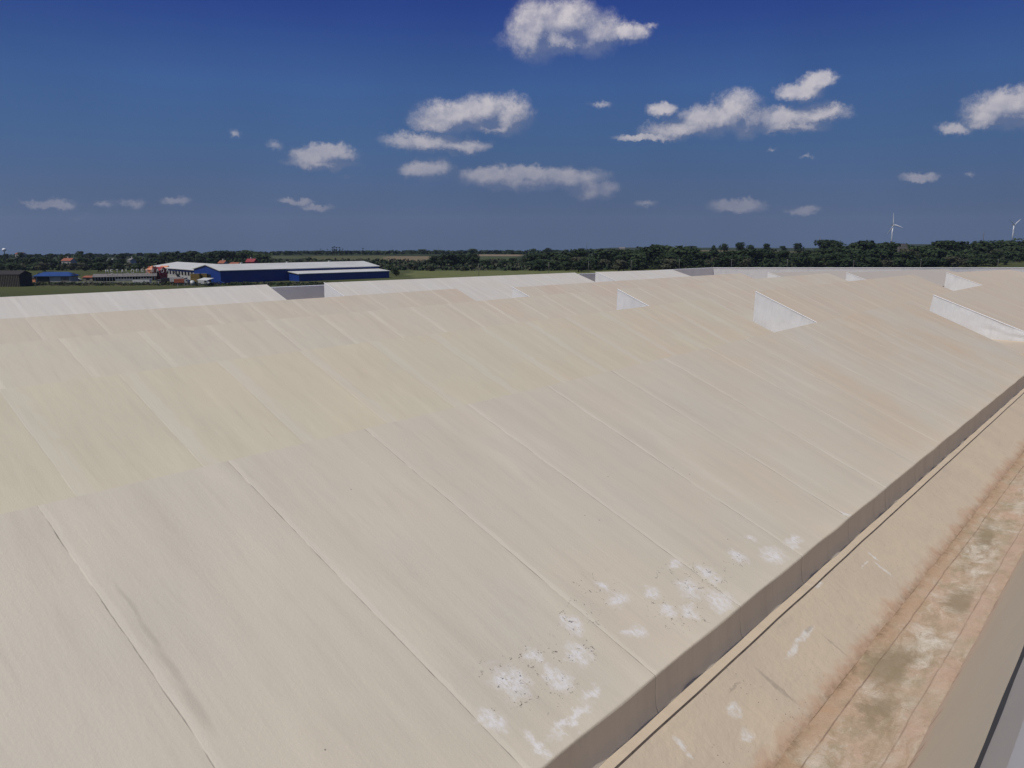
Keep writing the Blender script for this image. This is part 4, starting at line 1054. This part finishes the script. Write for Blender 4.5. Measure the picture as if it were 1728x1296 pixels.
def tree(x, ytop, D, kind='round', tone='dark', label='', group='', wide=1.0, minh=2.5, maxh=17):
    global ntree
    top = at_depth(x, ytop, D); g = hgt(top.x, D); h = top.z - g
    h = max(minh, min(maxh, h)) if kind != 'poplar' else max(6, min(26, h))
    nm = NT_[kind]
    e = bpy.data.objects.new(nm, None); COL.objects.link(e)
    e.location = (top.x, D, top.z - h); e['label'] = label; e['category'] = 'shrub' if kind == 'bush' else 'tree'; e['group'] = group
    i = random.randrange(len(PROTO[kind])); s_ = h / HK[kind]; e.rotation_euler.z = random.uniform(0, 6.28); e.scale = (s_ * wide, s_ * wide, s_)
    c = bpy.data.objects.new('crown', CR[kind, i, tone]); c.parent = e; COL.objects.link(c)
    if kind != 'bush':
        t_ = bpy.data.objects.new('trunk', PROTO[kind][i][1]); t_.parent = e; COL.objects.link(t_)
    ntree += 1


def prof(pts, x):
    if x <= pts[0][0]: return pts[0][1]
    for (a, ya), (b_, yb) in zip(pts, pts[1:]):
        if a <= x <= b_: return ya + (yb - ya) * (x - a) / (b_ - a)
    return pts[-1][1]


def tree_row(x0, x1, stepx, pts, D, tones, label, group, kind='round', jit=2.6, wide=1.15, jd=.04):
    x = x0
    while x < x1:
        tree(x + random.uniform(-.3, .3) * stepx, prof(pts, x) + random.choice((-.6, -.2, .3, .8, 1.4)) * jit, D * random.uniform(1 - jd, 1 + jd), kind, random.choice(tones), label, group, wide * random.uniform(.85, 1.3))
        x += stepx * random.uniform(.75, 1.25)


SKY_L = [(-30, 428), (60, 427), (100, 429), (130, 427), (190, 430), (219, 427), (262, 429), (285, 424), (330, 424), (385, 424), (400, 421), (422, 424), (440, 428), (460, 429)]
tree_row(-25, 260, 19, SKY_L, 860, ['dark', 'mid'], 'dark broadleaf tree on the wooded skyline at the far left', 'trees of the left skyline')
tree_row(262, 445, 15, SKY_L, 700, ['dark', 'dark', 'mid'], 'dark full tree on the wooded rise behind the warehouse', 'trees behind the warehouse', wide=1.3)
tree(300, 419, 640, 'poplar', 'dark', 'tall dark narrow tree rising highest above the windowed wing', 'single tall trees', 1.6)
tree(135, 424, 850, 'round', 'dark', 'rounded tree standing above the skyline over the orange-roofed house', 'single tall trees')
SKY_M = [(440, 428), (480, 425), (520, 423), (560, 424), (610, 426), (640, 425), (690, 421), (740, 423), (780, 424), (800, 421), (860, 421), (900, 420), (960, 419), (1000, 420), (1020, 418)]
tree_row(440, 1020, 21, SKY_M, 1250, ['dark', 'mid'], 'small dark tree of the far skyline behind the tan fields', 'trees of the middle skyline', wide=1.5)
for x, y in ((541, 421), (552, 422), (561, 418), (564, 416), (568, 418), (573, 418), (578, 421), (612, 420)): tree(x, y - 3.5, 1150, 'poplar', 'pop', 'slim dark poplar in the cluster standing above the far skyline', 'poplars on the skyline')
# left: grey-green willows and shrubs between skyline and yard
LM = [(-30, 441), (120, 440), (250, 441), (430, 443)]
tree_row(-25, 430, 22, [(x, y - 6) for x, y in LM], 640, ['mid', 'dark', 'dark'], 'mid-distance dark tree on the slope left of the warehouse', 'trees on the left slope', wide=1.4)
tree_row(-25, 300, 21, [(x, y + 4) for x, y in LM], 540, ['olive', 'mid', 'mid'], 'grey-green bushy tree behind the garage and the long shed', 'grey-green trees behind the yard', wide=1.35)
# centre: clumps between the fields
CM = [(440, 436), (480, 438), (560, 437), (640, 440), (660, 436), (745, 437), (800, 436), (860, 436), (1000, 430)]
tree_row(445, 745, 24, [(a, b + 4) for a, b in CM], 760, ['dark', 'mid', 'olive'], 'bushy tree in the hedgerow below the tan field', 'hedgerow trees below the fields', wide=1.3)
tree_row(735, 800, 11, [(735, 430), (800, 428)], 640, ['dark'], 'very dark tree in the dense clump right of the tan field', 'dense dark clump', wide=1.2)
tree_row(640, 790, 22, [(640, 448), (790, 448)], 560, ['olive', 'mid'], 'olive shrubby tree at the end of the warehouse', 'olive trees beyond the warehouse', wide=1.2)
tree_row(655, 900, 17, [(655, 452), (900, 450)], 565, ['mid', 'olive', 'dark'], 'low shrub along the far edge of the grass strip', 'shrubs along the grass strip', kind='bush')
tree(668, 451, 468, 'round', 'dark', 'dark tree at the right end of the warehouse roof', 'single tall trees', 1.1)
tree_row(800, 1000, 20, [(800, 441), (870, 436), (1000, 428)], 640, ['mid', 'dark', 'olive'], 'tree in the broken wood left of the tall clump', 'trees of the broken wood', wide=1.25)
# right: the dense band behind the end parapet
SKY_R = [(900, 428), (960, 424), (1000, 424), (1050, 421), (1090, 418), (1112, 412), (1150, 414), (1165, 422), (1250, 422), (1380, 424), (1400, 418), (1440, 411), (1470, 407), (1500, 410), (1540, 411), (1555, 414), (1590, 408), (1630, 408), (1690, 406), (1728, 403), (1800, 403)]
tree_row(895, 1760, 17, SKY_R, 600, ['dark', 'dark', 'mid'], 'dark crowded tree topping the wood behind the roof end', 'trees topping the right wood', wide=1.3)
tree_row(895, 1760, 21, [(x, y + 11) for x, y in SKY_R], 575, ['dark', 'mid', 'olive'], 'mid-height tree inside the wood behind the roof end', 'trees inside the right wood', wide=1.35)
tree_row(895, 1760, 22, [(895, 441), (1100, 436), (1780, 434)], 548, ['olive', 'mid', 'dark', 'dark'], 'lower bushy tree fronting the wood behind the roof end', 'front trees of the right wood', wide=1.4)
tree_row(1380, 1760, 24, [(1380, 427), (1780, 423)], 560, ['mid', 'dark'], 'tree on the hillside below the wind turbines', 'hillside trees below the turbines', wide=1.3)
for x, y, D_ in ((1223, 411, 900), (1247, 409, 820), (1268, 413, 860), (1292, 411, 850), (1321, 415, 900), (1348, 410, 880), (1205, 414, 950), (1172, 415, 950)):
    tree(x, y, D_, 'round', 'dark', 'separate small round tree on the ridge line right of the tall clump', 'single trees on the ridge')
for x in (1388, 1398, 1408, 1415): tree(x, 405.5 + random.uniform(-1, 1), 700, 'round', 'dark', 'tree of the small square wood beside the thin mast', 'small square wood')

# undergrowth that closes the gaps between the trees, and weeds at the field edge: nobody could count it
def scatter(name, label, n, fn, size, mats_, seed):
    rnd = random.Random(seed); m = MB(); k = 0
    for i in range(n):
        x, D_, hh = fn(rnd)
        top = at_depth(x, 440, D_); g = hgt(top.x, D_); c = Vector((top.x, D_, g)); r = hh * rnd.uniform(.6, 1.1)
        mi = rnd.randrange(len(mats_))
        for j in range(16):
            d_ = Vector((rnd.gauss(0, 1), rnd.gauss(0, 1), abs(rnd.gauss(0, .8)))).normalized(); q = c + Vector((d_.x * r, d_.y * r, d_.z * hh))
            a = Vector((rnd.uniform(-1, 1), rnd.uniform(-1, 1), rnd.uniform(-1, 1))).normalized(); b_ = a.orthogonal().normalized(); s_ = size * rnd.uniform(.6, 1.4)
            m.poly([q - a * s_, q + b_ * s_, q + a * s_, q - b_ * s_], mi=mi)
    o = m.build(name, mats_); tag(o, label, 'undergrowth', None, 'stuff'); return o


scatter('undergrowth', 'dark undergrowth filling the woods behind the fields', 2600, lambda r: (r.uniform(-40, 1790), r.uniform(550, 780), r.uniform(1.5, 3.5)), .9, [L_dark, L_mid, L_olive], 3)
scatter('weeds', 'rough weeds along the edge of the field before the yard', 900, lambda r: (r.uniform(-30, 700), r.uniform(372, 392), r.uniform(.3, 1.0)), .35, [L_olive, L_mid], 4)
scatter('far_woods', 'thin dark line of far woods on the horizon', 1300, lambda r: (r.uniform(-60, 1030), r.uniform(1250, 2000), r.uniform(2.5, 5)), 2.2, [L_dark, L_mid], 5)
print('trees', ntree)

# ------------------------------------------------------------------ thin summer haze round the whole scene
hz = MB(); hz.box(Vector((-4700, -4700, -95)), X, Y, Z, (0, 0, 0), (9400, 9400, 245))
hm = bpy.data.materials.new('haze'); hm.use_nodes = True; t = NT(hm.node_tree); t.n.clear()
pv = t.node('ShaderNodeVolumePrincipled', {'Color': (.62, .74, .95, 1), 'Density': .00006, 'Anisotropy': .2})
t.node('ShaderNodeOutputMaterial', {'Volume': pv.outputs[0]})
hz = hz.build('haze', hm, merge=.01); hz['kind'] = 'stuff'; hz['label'] = 'thin blue summer haze over the fields'
